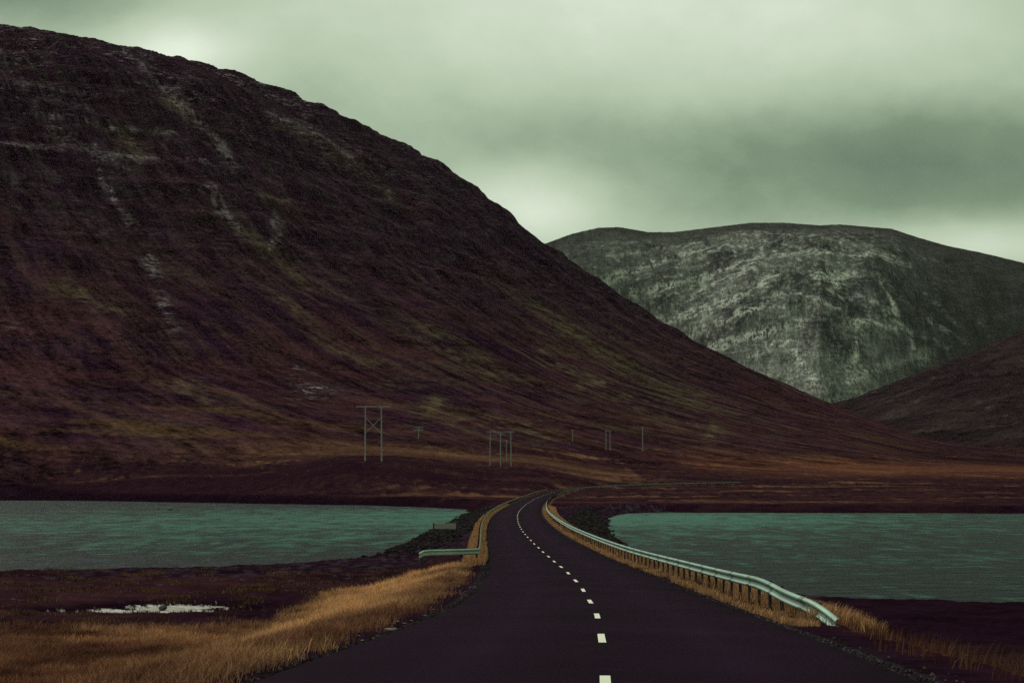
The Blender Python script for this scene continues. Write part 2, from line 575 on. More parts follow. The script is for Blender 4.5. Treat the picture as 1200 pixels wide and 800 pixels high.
def grid_quads(nr, nc, wrap=False):
    i = np.arange((nr - 1) * (nc if wrap else nc - 1))
    cc = nc if wrap else nc - 1
    r, c = i // cc, i % cc
    c2 = (c + 1) % nc
    return np.stack([r * nc + c, r * nc + c2, (r + 1) * nc + c2, (r + 1) * nc + c], 1)[:, ::-1]


dense = np.arctan(np.linspace(-.41, .41, 1080))
coarse = np.concatenate([np.linspace(dense[-1], math.pi, 70)[1:], np.linspace(-math.pi, dense[0], 70)[1:-1]])
ANG = np.concatenate([dense, coarse])
ND = len(dense)
RAD = np.concatenate([[1.0, 3, 5, 7], np.geomspace(9, 120, 270)[:-1], np.geomspace(120, 760, 260)[:-1], np.geomspace(760, 2900, 560)[:-1], np.geomspace(2900, 4300, 60)[:-1], np.geomspace(4300, 14000, 30)])
X, Y = polar(ANG, RAD)
z, d, yn, sdw, pm = base_ground(X, Y)
NR, NC = len(RAD), len(ANG)

# the mountain, fitted so its skyline has the photographed profile
Rv = np.hypot(X, Y)
mh = np.full(X.shape, -50.0); mm = (np.hypot(X - CX, Y - CY) < 2300)
mi = np.nonzero(mm)[0]
h, rho, th, fr, crag, g1, g2 = mountain_z(X[mi], Y[mi])
tanA = np.tan(ANG[:ND])
kfit = np.ones(NC)
colid = mi % NC
front = Y[mi] > 100
for it in range(3):
    el_ = np.where(front, (h * kfit[colid] + 0 - CAMZ) / np.maximum(Y[mi], 1), -1)
    top = np.full(NC, -1.0)
    np.maximum.at(top, colid, el_)
    want = (565 - np.interp(600 + 1800 * tanA, SKY_PX, SKY_PY)) / 1800
    ratio = np.clip(want / np.maximum(top[:ND], 1e-3), .6, 1.6)
    ratio[600 + 1800 * tanA > 1085] = ratio[np.searchsorted(600 + 1800 * tanA, 1085)]
    sm = np.convolve(np.pad(ratio, 40, mode='edge'), np.hanning(83)[1:-1] / np.hanning(83).sum(), 'valid')
    kfit[:ND] *= sm
kfit[ND:ND + 69] = kfit[ND - 1]
kfit[ND + 69:] = kfit[0]
h = h * kfit[colid]
mh[mi] = h

# right-hand dark hill
HX, HY = 2150.0, 3900.0
hr = np.hypot(X - HX, (Y - HY) * .8) + 55
hh = np.interp(hr, [0, 300, 700, 900, 1100, 1300, 1500, 1700, 1900, 2200], [640, 600, 480, 400, 318, 235, 165, 105, 60, 10])
hk = (hr < 2300)
hh = hh * .955 + hk * (16 * fbm(X / 320, Y / 320, 5, 81) + 9 * fbm(X / 90, Y / 90, 4, 82, .5, True))


def smax(a, b, k):
    m_ = np.clip(.5 + .5 * (b - a) / k, 0, 1)
    return a * (1 - m_) + b * m_ + k * m_ * (1 - m_)


gz0 = z.copy()
z = np.where(mm, smax(z, mh, 9.0), z)
z = np.where(hk & (Rv > 1500), smax(z, hh, 14.0), z)
# valley floor keeps on behind, gently rising
owner = np.zeros(len(z), int)
owner[mm & (mh > gz0 + 2)] = 1
owner[(hk & (Rv > 1500)) & (hh > np.maximum(gz0, mh) + 2)] = 2

# ---- colours of the ground
P_ = fbm(X / 16, Y / 16, 5, 101); P2 = fbm(X / 3, Y / 3, 4, 102); P3 = fbm(X / 110, Y / 45, 5, 103)
peat = C3(.019, .0080, .0125); heath = C3(.036, .016, .018); rust = C3(.075, .029, .020)
straw = C3(.19, .105, .050); olive = C3(.062, .048, .022); gravel = C3(.045, .036, .042)
mud = C3(.0115, .0048, .0090); moss = C3(.050, .042, .020)
col = np.tile(heath, (len(X), 1))
col = lerp(col, peat, sstep(-.25, .25, P_))
col = lerp(col, rust, .7 * sstep(.1, .5, P2) * sstep(-.1, .3, P3))
farm = sstep(330, 420, Y)
# straw strips on the plain beyond the fjord
strip = .75 * fbm(X / 60 + .4 * P_, (Y - .12 * X) / 26, 4, 111) + .45 * fbm(X / 5, Y / 14, 4, 113, .7)
strip2 = fbm(X / 260, (Y - .1 * X) / 70, 4, 112)
col = lerp(col, straw * .8, farm * sstep(.10, .34, strip) * sstep(-.25, .15, strip2) * .9)
tuft = fbm(X / 3.5, Y / 11, 4, 114, .75)
col = lerp(col, C3(.045, .026, .020), farm * sstep(-.1, .35, tuft + .4 * P3) * .8)
col = lerp(col, straw * .7, farm * sstep(.34, .55, tuft + .3 * strip) * .6)
col = lerp(col, peat, farm * sstep(.05, -.3, strip2 + .3 * tuft) * .7)
# the long straw band at the mountain's foot
band = np.exp(-((Y - (705 + .16 * np.abs(X + 130) + 22 * P3)) / 34) ** 2) * (X < 60) * sstep(-260, -170, X)
col = lerp(col, straw * .85, np.clip(band * (.65 + .8 * strip), 0, 1) * .8)
band2 = np.exp(-((Y - (980 + .35 * (X - 330) + 40 * P3)) / 110) ** 2) * sstep(60, 150, X) * sstep(820, 480, X)
col = lerp(col, C3(.17, .075, .035), np.clip(band2 * (.7 + 1.1 * strip), 0, 1) * .8)
patch = np.exp(-(((X - 48) / 26) ** 2 + ((Y - 690 - .5 * (X - 48)) / 34) ** 2))
col = lerp(col, straw * .9, np.clip(patch * sstep(-.3, .4, strip + .6 * P2), 0, 1) * .8)
# dark cut banks by the water
col = lerp(col, mud, sstep(14 + 8 * P_, 2, sdw) * (.55 + .45 * farm) * (np.abs(d) > 6))
# near field
nearm = (Y < 110)
verge = nearm & (d < -3.2)
g_in = sstep(60 + 3 * P_, 50 + 3 * P_, Y) * nearm
strw = straw * .62
col = lerp(col, lerp(np.tile(rust, (len(X), 1)), straw * .6, sstep(-.2, .3, P_)), g_in * .9)
emb_band = sstep(-13, -10, d) * (d < -3.3) * (Y < 82)
col = lerp(col, straw * .55, emb_band * .85)
# stony marsh by the pool
marsh = nearm * sstep(60, 66, Y) * sstep(-6, -9, d) * (X < 0)
fl = fbm(X / .55, Y / 1.4, 3, 121)
col = lerp(col, gravel * 1.6, marsh * sstep(.28, .5, fl) * sstep(-.1, .3, fbm(X / 6, Y / 4, 3, 122)) * .8)
col = lerp(col, mud, sstep(2.6, 1.3, pm) * nearm)
fz_ = fbm(X / .30, Y / .8, 4, 123, .7)
frost = np.maximum(sstep(.95, .60, pm + .9 * fz_), .75 * sstep(.30, .48, fz_) * sstep(2.0, 1.0, pm)) * nearm
col = lerp(col, C3(.56, .60, .46), frost * .9)
# right shore
rs_ = nearm * (d > 7)
col = lerp(col, mud * 1.15, rs_ * .85)
# causeway sides: dark riprap, gravel shoulder with straw
cs = (yn > 80) & (yn < 335) & (np.abs(d) > 5) & (np.abs(d) < 30) & (sdw < 14)
rp = fbm(X / .9, Y / 1.6, 3, 131)
col = lerp(col, lerp(np.tile(mud * 1.4, (len(X), 1)), C3(.042, .036, .040), sstep(-.15, .5, rp)), cs * .92)
sh = (np.abs(d) < 4.3) & (np.abs(d) > 2) & (X < 95)
col = lerp(col, gravel * .8, sh * .9)
gst = (np.abs(d) > 3.7) & (np.abs(d) < np.where(d < 0, 4.4, 5.2) + .5 * P2) & (X < 95)
col = lerp(col, straw * .7, gst * sstep(-.35, .2, P2 + .3) * .85 * sstep(70, 92, yn + 5 * P2) * (1 - .35 * sstep(.1, .5, P2)))
vg = (yn < 84) & (np.abs(d) < 4.9 + 1.0 * P2)
col = lerp(col, mud * 1.5, vg * .92)
col = lerp(col, gravel * .6, (np.abs(d) <= 3.7) & (X < 95))
col = np.clip(col * C3(1.0, .84, 1.10), .002, .9)

# ---- strokes: features of the slopes laid on the face, measured in metres across (X) and up (z)
GE = ((z - CAMZ) / np.maximum(Y, 1)).reshape(NR, NC)[:, :ND]
GEm = np.maximum.accumulate(GE, 0)


def on_face(px, py, GE_=None, tan_=None, rad_=None, x_=None, z_=None):
    j = int(np.argmin(np.abs(tanA - (px - 600) / 1800)))
    i = int(np.argmax(GEm[:, j] >= (565 - py) / 1800 - .0008))
    k_ = i * NC + j
    return X[k_], z[k_]


def stroke(xs, zs, pts, w, wobn):
    out = np.zeros(xs.shape)
    pa = np.array(pts)
    sel = (xs > pa[:, 0].min() - 4 * w) & (xs < pa[:, 0].max() + 4 * w) & (zs > pa[:, 1].min() - 4 * w) & (zs < pa[:, 1].max() + 4 * w)
    ii = np.nonzero(sel)[0]
    xs, zs = xs[ii], zs[ii]
    wob = w * 1.6 * wobn[ii]
    best = np.full(xs.shape, 1e9)
    for (a, b), (c_, d_) in zip(pts[:-1], pts[1:]):
        e0, e1 = c_ - a, d_ - b
        wx, wy = xs - a, zs - b
        t_ = np.clip((wx * e0 + wy * e1) / (e0 * e0 + e1 * e1 + 1e-9), 0, 1)
        best = np.minimum(best, (wx - e0 * t_) ** 2 + (wy - e1 * t_) ** 2)
    dd_ = np.sqrt(best) + wob
    out[ii] = np.exp(-(dd_ / w) ** 2)
    return out


# ---- colours of the left mountain
xm, ym, zm = X[mi], Y[mi], z[mi]
arc = th * 1500
rock = C3(.0255, .0088, .0225); rock2 = C3(.043, .0270, .0365); greenm = C3(.084, .062, .040); rustm = C3(.050, .0180, .0230)
scree = C3(.44, .35, .42)
n1 = fbm(xm / 90, ym / 90, 5, 141); n2 = fbm(arc / 16 + .8 * n1, rho / 200, 5, 142, .65); n3 = fbm(arc / 7, zm / 4, 4, 143, .6)
n4 = fbm(arc / 55 + .7 * n1, rho / 460, 5, 144, .65)
n7 = fbm(arc / 60, zm / 22 + .6 * n1, 5, 149, .6)
c = np.tile(rock, (len(mi), 1))
c = lerp(c, rock2, sstep(-.25, .4, n2) * .8)
c = lerp(c, rock2 * 1.3, sstep(.1, .5, n7) * crag * .7)
low = sstep(330, 60, zm)
c = lerp(c, rustm * 1.15, low * sstep(-.4, .3, n2 + .5 * n1) * .85)
c = lerp(c, rustm * .8, sstep(0, .4, n1) * .3)
lowr = sstep(330, 120, zm) * sstep(.35, .75, th)
grn = sstep(.02, .50, n4 + .5 * n2) * (.10 + .5 * lowr) * sstep(420, 250, zm) + .6 * sstep(.3, .6, n7 + .4 * n2) * sstep(240, 420, zm)
# one mossy fan on the lower right slope
fan = np.exp(-((th - (.868 + .03 * n1 - (rho - 1688) * .00027)) / .022) ** 2) * sstep(1400, 1560, rho) * sstep(1880, 1760, rho)
fan2 = np.exp(-((th - (.700 + .05 * n1 - (rho - 1688) * .00025)) / .018) ** 2) * sstep(1600, 1720, rho) * sstep(1890, 1800, rho)
grn = grn + fan * 1.1 + fan2 * .7
c = lerp(c, greenm, np.clip(grn * sstep(-.5, .3, n3 + .6 * n2), 0, 1) * .8)
big_ = fbm(xm / 150, ym / 150, 3, 146)
upz = sstep(230, 420, zm)
fk = upz * sstep(-.25, .35, big_ + .5 * n7) * .75 * sstep(1300, 900, rho) + .12 * sstep(120, 260, zm)
pale = scree * .55
SP = [  # points along the feature, half width (m), colour, strength, fleck
    ([(143, 55), (165, 75), (180, 93), (197, 108), (215, 128), (230, 138), (240, 150), (255, 163), (268, 185), (275, 202)], 3.2, pale, .9, .8),
    ([(200, 112), (222, 134)], 6, greenm * 2.0, .8, .5),
    ([(232, 218), (262, 248), (285, 272)], 3.5, pale, .7, .8), ([(285, 270), (320, 300), (352, 332)], 6, greenm * 1.1, .7, 0),
    ([(130, 142), (150, 165), (163, 180)], 11, greenm * 1.3, .65, .4), ([(165, 150), (205, 157)], 4, greenm * 1.6, .7, .5),
    ([(285, 138), (330, 150), (380, 172), (425, 202), (455, 225)], 9, greenm * 1.15, .6, .6), ([(310, 130), (370, 155), (410, 185)], 3, pale, .5, .9),
    ([(0, 100), (60, 104), (125, 110)], 2.4, pale, .55, .9), ([(30, 132), (90, 140), (150, 150), (205, 158)], 3, pale, .6, 1.0),
    ([(0, 165), (90, 178), (175, 184), (260, 190)], 3, pale, .6, 1.0), ([(60, 150), (110, 178), (150, 200)], 7, pale * .6, .35, .8),
    ([(215, 222), (245, 220), (262, 240)], 4, pale, .5, .9), ([(0, 60), (12, 75)], 4, pale, .5, .6), ([(0, 200), (25, 215), (45, 238)], 5, pale * .6, .5, .4),
    ([(110, 170), (118, 205), (135, 235), (150, 262)], 2.4, pale, .45, .9), ([(172, 300), (182, 318), (188, 345), (198, 375), (206, 385)], 2.2, pale, .55, .9),
    ([(322, 250), (326, 268), (316, 290)], 2.4, pale, .6, .9), ([(330, 234), (342, 240)], 7, greenm * 1.5, .8, 0),
    ([(335, 432), (352, 440), (372, 452), (386, 458)], 6, C3(.05, .045, .06), .8, 1.0),
    ([(62, 332), (85, 342), (105, 345)], 6, greenm * 1.05, .7, 0), ([(105, 348), (125, 355), (148, 368)], 4, greenm * 1.1, .7, .2),
    ([(240, 378), (262, 388), (285, 392)], 5, greenm * .8, .5, 0), ([(330, 352), (342, 356)], 5, greenm * 1.6, .7, 0),
    ([(130, 385), (170, 420), (222, 448)], 3.5, rustm * 1.5, .6, .2), ([(200, 440), (225, 450), (262, 472)], 2.5, greenm, .6, 0),
    ([(0, 372), (25, 385), (40, 392)], 3.5, rustm * 1.8, .7, .3), ([(380, 400), (430, 425), (480, 455), (520, 470)], 5, greenm * .9, .6, 0),
    ([(520, 476), (560, 492), (610, 508), (650, 512)], 7, greenm * 1.35, .85, 0), ([(640, 420), (680, 437), (720, 458), (760, 478), (800, 494), (835, 503)], 9, greenm * 1.5, .9, 0),
    ([(640, 400), (700, 412), (760, 440), (830, 470), (900, 500)], 12, greenm * .9, .55, 0), ([(560, 425), (620, 455), (680, 480), (740, 500)], 8, greenm * .85, .5, 0),
    ([(440, 300), (500, 350), (580, 410)], 5, rock * .5, .7, 0), ([(340, 220), (380, 290), (420, 340), (470, 385)], 6, rock * .5, .6, 0),
    ([(150, 230), (165, 300), (175, 350)], 8, rock * .5, .7, 0), ([(500, 250), (560, 300), (640, 360), (720, 410)], 6, rock * .55, .6, 0),
    ([(560, 260), (640, 330), (720, 385), (800, 430), (900, 478), (1000, 512)], 7, rock * .6, .6, 0), ([(240, 215), (255, 260), (262, 310)], 6, rock * .5, .6, 0)]
wobm = fbm(xm / 34, zm / 34, 4, 171)
brkp = sstep(-.16, .26, fbm(xm / 11, zm / 5, 4, 172, .75) + .45 * fbm(xm / 60, zm / 30, 2, 173))
brks = sstep(-.15, .40, .45 * n3 + fbm(xm / 30, zm / 16, 4, 174, .7) + .5 * n2)
for pl, wd, cc_, am, fa_ in SP:
    q_ = [on_face(*p_) for p_ in pl]
    s_ = stroke(xm, zm, q_, wd * (1.25 if fa_ > .35 else 1.5), wobm)
    brk = brkp if fa_ > .35 else brks
    c = lerp(c, cc_, np.clip(s_ * am * brk, 0, 1) * (.75 if fa_ > .35 else .9))
    fk = np.maximum(fk, s_ * fa_ * (.4 + .6 * brkp))
c = lerp(c, straw * .5, sstep(70, 32, zm) * sstep(.0, .4, fbm(xm / 130, ym / 40, 5, 147)) * .6)
mfade = sstep(2, 14, mh[mi] - gz0[mi])
col[mi] = lerp(col[mi], c, mfade)

fall = np.stack([X, Y, z], 1); fall[mi] = np.stack([th * 1500, rho, zm], 1)
alpha = np.zeros(len(X)); alpha[mi] = np.clip(fk, 0, 1) * mfade
# ---- colours of the right hill
hi = np.nonzero(hk & (Rv > 1500))[0]
n5 = fbm(X[hi] / 180, Y[hi] / 180, 5, 161); n6 = fbm(X[hi] / 40, Y[hi] / 40, 4, 162)
c = lerp(np.tile(C3(.024, .0130, .0185), (len(hi), 1)), C3(.042, .026, .030), sstep(-.1, .5, n5))
c = lerp(c, C3(.11, .09, .09), sstep(.34, .6, n6 + .3 * n5) * .4)
col[hi] = lerp(col[hi], c, sstep(2, 20, (hh - np.maximum(gz0, mh))[hi]))

co = np.stack([X, Y, z], 1)
Q = grid_quads(NR, NC, True)
fo = owner[Q].max(1)


def sub_obj(name, faces, mat):
    u, inv = np.unique(faces.ravel(), return_inverse=True)
    return mesh_np(name, co[u], inv.reshape(-1, 4), mat, np.concatenate([col[u], alpha[u][:, None]], 1), vec=fall[u])


o = sub_obj('ground', Q[fo == 0], M_ground); tag(o, kind='structure')
o = sub_obj('mountain', Q[fo == 1], M_mount); tag(o, kind='structure')
o = sub_obj('hill', Q[fo == 2], M_hill); tag(o, kind='structure')

# --- far snow-dusted mountain
FPX = np.array([300, 450, 560, 640, 670, 700, 725, 760, 790, 830, 880, 920, 960, 985, 1020, 1045, 1075, 1110, 1150, 1200, 1300, 1450, 1700])
FPY = np.array([395, 345, 308, 285, 274, 267, 266, 272, 272, 267, 261, 261, 264, 263, 266, 268, 278, 288, 296, 308, 335, 380, 450])
fa = np.arctan((np.linspace(480, 1560, 1100) - 600) / 1800)
frd = np.linspace(4300, 9000, 620)
FX, FY = polar(fa, frd)
fpx = 600 + 1800 * FX / FY
crest = (565 - np.interp(fpx, FPX, FPY)) / 1800
foot = np.interp(fpx, [480, 640, 760, 830, 880, 960, 1030, 1090, 1180, 1300, 1600], [5300, 5300, 5350, 5250, 5000, 4700, 4850, 5250, 5350, 5300, 5300])
crY = np.interp(fpx, [480, 640, 760, 880, 1000, 1100, 1300, 1600], [6500, 6500, 6900, 7000, 7000, 6900, 6800, 6800])
warp = 160 * fbm(FX / 900, FY / 900, 4, 201) + 60 * fbm(FX / 260, FY / 260, 4, 202)
t = (FY + warp - foot) / (crY - foot)
prof = np.interp(t, [-.3, 0, .12, .30, .5, .75, 1.0, 1.3, 2.2], [-.05, .10, .26, .52, .72, .88, 1.0, .97, .6])
fz = prof * crest * crY + CAMZ
g = fbm((FX + .5 * (FY - 5500)) / 340 + .8 * fbm(FX / 500, FY / 500, 3, 203), FY / 900, 5, 204, .5, True)
g2f = fbm(FX / 80 + .8 * fbm(FX / 200, FY / 200, 3, 205), FY / 420, 4, 206, .55, True)
rg = sstep(.95, .55, t) * sstep(-.2, .1, t)
fz = fz + rg * (46 * g + 12 * g2f) + (6 * fbm(FX / 60, FY / 60, 4, 207)) * (1 - .6 * sstep(.8, .95, t))
# fit the skyline
nc = len(fa)
el_ = ((fz - CAMZ) / FY).reshape(-1, nc).max(0)
ratio = crest.reshape(-1, nc)[0] / el_
ratio = np.convolve(np.pad(ratio, 5, mode='edge'), np.ones(11) / 11, 'valid')
fz = ((fz - CAMZ).reshape(-1, nc) * ratio).ravel() + CAMZ
slope = np.gradient(fz.reshape(-1, nc), frd, axis=0).ravel()
fr1 = C3(.048, .044, .050); fr2 = C3(.105, .099, .101); snow = C3(.66, .66, .62)
a1 = fbm(FX / 260, FY / 260, 5, 211); a2 = fbm(FX / 45, fz / 45, 4, 215, .6)
fu = (fpx - 955.0); fv = (565 - (565 - (fz - CAMZ) / FY * 1800)) - 60.0     # coordinates on the face: across, and up from the valley mouth
q = np.hypot(fu * .75, fv); ph = np.arctan2(fu, fv)
wp = 26 * fbm(FX / 420, fz / 300, 4, 216)
arcs = fbm((q + wp) / 11, ph * 7, 5, 212, .62, True)
rad_ = fbm(ph * 17 + wp * .11, q / 30, 5, 213, .62, True)
fine_ = fbm(fu / 5.0, fv / 3.0, 4, 214, .65)
outer = sstep(95, 150, q)
fc = lerp(np.tile(fr1, (len(FX), 1)), fr2, sstep(-.4, .4, a1 + .6 * a2))
up = sstep(1.0, .70, t + .1 * a1)
dens = .9 * np.exp(-((fpx - 930) / 140.0) ** 2) + .45 * np.exp(-((fpx - 770) / 90.0) ** 2)
lines = sstep(.55, .95, arcs + .35 * fine_ + .25 * a2) * outer + .45 * sstep(.5, .9, rad_ + .45 * fine_ + .3 * a2) * (1 - .75 * outer)
sn = .55 * lines * (.2 + .9 * np.clip(dens, 0, 1)) * up * sstep(-.45, .25, a1 + .5 * fine_)
FE = np.maximum.accumulate(((fz - CAMZ) / FY).reshape(-1, nc), 0); ftan = (np.linspace(480, 1560, 1100) - 600) / 1800


def on_far(px, py):
    j_ = int(np.argmin(np.abs(ftan - (px - 600) / 1800)))
    i_ = int(np.argmax(FE[:, j_] >= (565 - py) / 1800 - .0006))
    return FX[i_ * nc + j_], fz[i_ * nc + j_]


core = np.exp(-((fpx - 960) / 75.0) ** 2 - ((fv - 45) / 60.0) ** 2)
wobf = fbm(FX / 120, fz / 120, 4, 171)
thin = fbm(fu / 16 + .9 * a1, (fv + .30 * np.abs(fu - 5)) / 4.2 + 1.2 * wobf, 5, 218, .68, True)
fs = np.zeros(len(FX)); fdk = np.zeros(len(FX))
for pl, wd, am in [([(700, 332), (740, 318), (790, 301), (850, 286), (882, 290)], 9, .7), ([(745, 346), (800, 330), (860, 311), (905, 300)], 8, .8),
                   ([(780, 379), (820, 362), (870, 345), (912, 322)], 8, .9), ([(800, 396), (850, 373), (892, 360)], 8, .9), ([(825, 408), (870, 396), (905, 386), (942, 378)], 9, 1.0),
                   ([(955, 322), (1000, 318), (962, 331), (992, 336)], 7, .9), ([(915, 300), (960, 292), (1000, 300), (1045, 300), (1075, 313)], 8, .7),
                   ([(1032, 330), (1046, 355), (1050, 366)], 6, .9), ([(1090, 376), (1112, 390), (1136, 403)], 5, .9), ([(1140, 370), (1152, 383), (1166, 396)], 8, .5),
                   ([(1000, 376), (1050, 385), (1092, 395), (1110, 408)], 7, .8), ([(925, 398), (942, 430), (958, 462)], 8, .8), ([(1008, 378), (1003, 420), (992, 456)], 6, .7),
                   ([(1064, 388), (1070, 405), (1068, 420)], 8, .8), ([(890, 300), (870, 318), (840, 330), (812, 346)], 7, .7), ([(850, 340), (832, 362), (806, 392)], 6, .6),
                   ([(840, 432), (880, 440), (930, 462), (970, 474)], 11, .9), ([(1000, 442), (1050, 425), (1090, 412)], 11, .7), ([(960, 330), (990, 350), (1010, 345)], 6, .7),
                   ([(730, 300), (775, 288), (820, 282)], 6, .5), ([(890, 270), (930, 275), (985, 283)], 6, .4), ([(905, 345), (930, 340), (955, 350), (985, 362)], 6, .7),
                   ([(880, 420), (905, 405), (930, 400)], 7, .8), ([(1020, 352), (1045, 375), (1075, 390)], 6, .7), ([(1080, 340), (1105, 362), (1125, 385)], 5, .4)]:
    q_ = [on_far(*p_) for p_ in pl]
    fs = np.maximum(fs, am * stroke(FX, fz, q_, wd * 2.1, wobf))
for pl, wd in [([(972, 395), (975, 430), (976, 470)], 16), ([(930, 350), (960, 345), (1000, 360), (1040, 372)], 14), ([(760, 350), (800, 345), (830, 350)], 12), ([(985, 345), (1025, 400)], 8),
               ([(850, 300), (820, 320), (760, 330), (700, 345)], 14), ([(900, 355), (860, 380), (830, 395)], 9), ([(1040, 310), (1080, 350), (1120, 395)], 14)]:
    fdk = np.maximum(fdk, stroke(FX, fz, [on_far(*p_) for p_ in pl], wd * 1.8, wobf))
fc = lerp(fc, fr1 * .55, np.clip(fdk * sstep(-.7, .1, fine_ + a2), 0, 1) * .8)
fs = fs * sstep(.30, .72, thin + .35 * fine_)
sn = np.maximum(sn + .35 * dens * up * sstep(.45, .9, thin + .3 * fine_), fs * 1.15) + core * .16 * sstep(-.1, .5, fine_ + .4 * a2)
sn = sn + .10 * dens * up * sstep(-.4, .4, a1)
sn = sn * (1 - .8 * sstep(1100, 1170, fpx))
fc = lerp(fc, snow, np.clip(sn, 0, 1) * .85)
falpha = np.clip(.10 * dens + .6 * fs + .25 * core, 0, 1) * up
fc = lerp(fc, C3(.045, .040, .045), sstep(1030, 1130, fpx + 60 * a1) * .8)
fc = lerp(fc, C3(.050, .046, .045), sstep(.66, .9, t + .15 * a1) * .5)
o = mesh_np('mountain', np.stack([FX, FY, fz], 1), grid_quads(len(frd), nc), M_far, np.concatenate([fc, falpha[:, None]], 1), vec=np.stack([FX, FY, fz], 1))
tag(o, kind='structure')

# --- water
def water_mat():
    m = bpy.data.materials.new('fjord_water'); m.use_nodes = True
    t = NT(m.node_tree); p = m.node_tree.nodes['Principled BSDF']
    tcn = t.n('ShaderNodeTexCoord')
    mp = t.n('ShaderNodeMapping', inp={0: tcn.outputs['Object'], 'Scale': (0.55, 1.3, 1), 'Rotation': (0, 0, .12)})
    a = t.n('ShaderNodeTexNoise', inp={'Vector': mp.outputs[0], 'Scale': .75, 'Detail': 6.0, 'Roughness': 0.66, 'Distortion': .5})
    b = t.n('ShaderNodeTexNoise', inp={'Vector': mp.outputs[0], 'Scale': .28, 'Detail': 4.0, 'Roughness': 0.55, 'Distortion': .3})
    hsum = t.m('ADD', a.outputs[0], t.m('MULTIPLY', b.outputs[0], 2.4))
    # wind lanes: long patches of rougher and calmer water
    mp2 = t.n('ShaderNodeMapping', inp={0: tcn.outputs['Object'], 'Scale': (0.010, 0.045, 1), 'Rotation': (0, 0, -.06)})
    g = t.n('ShaderNodeTexNoise', inp={'Vector': mp2.outputs[0], 'Scale': 1.0, 'Detail': 6.0, 'Roughness': .62, 'Distortion': .9})
    mr = t.n('ShaderNodeMapRange', inp={0: g.outputs[0], 1: .35, 2: .68, 3: .5, 4: .95})
    bp = t.n('ShaderNodeBump', inp={'Strength': 1.0, 'Height': hsum})
    m.node_tree.links.new(mr.outputs[0], bp.inputs['Distance'])
    # silty teal colour with bright sky reflection painted in by the causeway, dark cloud elsewhere
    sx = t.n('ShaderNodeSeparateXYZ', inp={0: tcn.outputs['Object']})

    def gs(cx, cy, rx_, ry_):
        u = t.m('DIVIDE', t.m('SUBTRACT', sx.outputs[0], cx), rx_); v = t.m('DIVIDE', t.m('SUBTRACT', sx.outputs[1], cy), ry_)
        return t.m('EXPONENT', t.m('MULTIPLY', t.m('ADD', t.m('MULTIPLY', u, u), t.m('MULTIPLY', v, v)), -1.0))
    refl_ = t.m('SUBTRACT', t.m('MULTIPLY', t.m('ADD', gs(34, 280, 50, 75), gs(-35, 270, 75, 120)), 1.35), .55)
    refl_ = t.m('ADD', refl_, t.m('MULTIPLY', t.m('SUBTRACT', g.outputs[0], .5), 3.4))  # dark and bright wind lane reflections painted into the base colour
    refl_ = t.m('ADD', refl_, t.m('MULTIPLY', t.m('SUBTRACT', a.outputs[0], .5), 5.5))  # ripple shade and sheen put into the base colour by the wave noise
    refl_ = t.m('ADD', refl_, t.m('MULTIPLY', t.m('SUBTRACT', b.outputs[0], .5), 2.6))
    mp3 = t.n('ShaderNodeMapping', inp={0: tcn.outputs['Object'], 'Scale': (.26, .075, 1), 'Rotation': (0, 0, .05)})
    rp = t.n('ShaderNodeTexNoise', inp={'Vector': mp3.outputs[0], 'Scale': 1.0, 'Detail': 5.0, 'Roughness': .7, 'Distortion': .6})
    refl_ = t.m('ADD', t.m('MULTIPLY', refl_, .80), t.m('MULTIPLY', t.m('SUBTRACT', rp.outputs[0], .5), 4.5))  # longer ripple streaks, light and dark, painted into the same colour
    refl_ = t.m('MULTIPLY', refl_, .9, True)
    m.node_tree.links.new(t.mixc(refl_, (.004, .008, .015), (.042, .150, .122)), p.inputs['Base Color'])
    p.inputs['Roughness'].default_value = .38
    p.inputs['IOR'].default_value = 1.33
    p.inputs['Specular IOR Level'].default_value = .08
    m.node_tree.links.new(bp.outputs[0], p.inputs['Normal'])
    return m


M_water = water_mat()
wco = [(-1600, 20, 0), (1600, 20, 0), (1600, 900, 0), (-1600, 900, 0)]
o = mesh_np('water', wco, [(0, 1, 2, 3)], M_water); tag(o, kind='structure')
# ------------------------------------------------------------------ road
def asphalt():
    m = bpy.data.materials.new('asphalt'); m.use_nodes = True
    t = NT(m.node_tree); p = m.node_tree.nodes['Principled BSDF']
    tcn = t.n('ShaderNodeTexCoord')
    a = t.n('ShaderNodeTexNoise', inp={'Vector': tcn.outputs['Object'], 'Scale': 45.0, 'Detail': 4.0, 'Roughness': .7})
    uvn = t.n('ShaderNodeAttribute', attribute_name='col')
    b = t.n('ShaderNodeTexNoise', inp={'Vector': tcn.outputs['Object'], 'Scale': .35, 'Detail': 5.0})
    f = t.m('ADD', t.m('MULTIPLY', t.m('SUBTRACT', a.outputs[0], .5), 2.2), t.m('ADD', t.m('MULTIPLY', t.m('SUBTRACT', b.outputs[0], .5), 1.3), 1.0))
    sc = t.n('ShaderNodeVectorMath', operation='SCALE', inp={0: uvn.outputs['Color'], 'Scale': f})
    m.node_tree.links.new(sc.outputs[0], p.inputs['Base Color'])
    p.inputs['Roughness'].default_value = .95
    p.inputs['Specular IOR Level'].default_value = .02
    bp = t.n('ShaderNodeBump', inp={'Strength': .35, 'Distance': .012, 'Height': a.outputs[0]})
    m.node_tree.links.new(bp.outputs[0], p.inputs['Normal'])
    return m


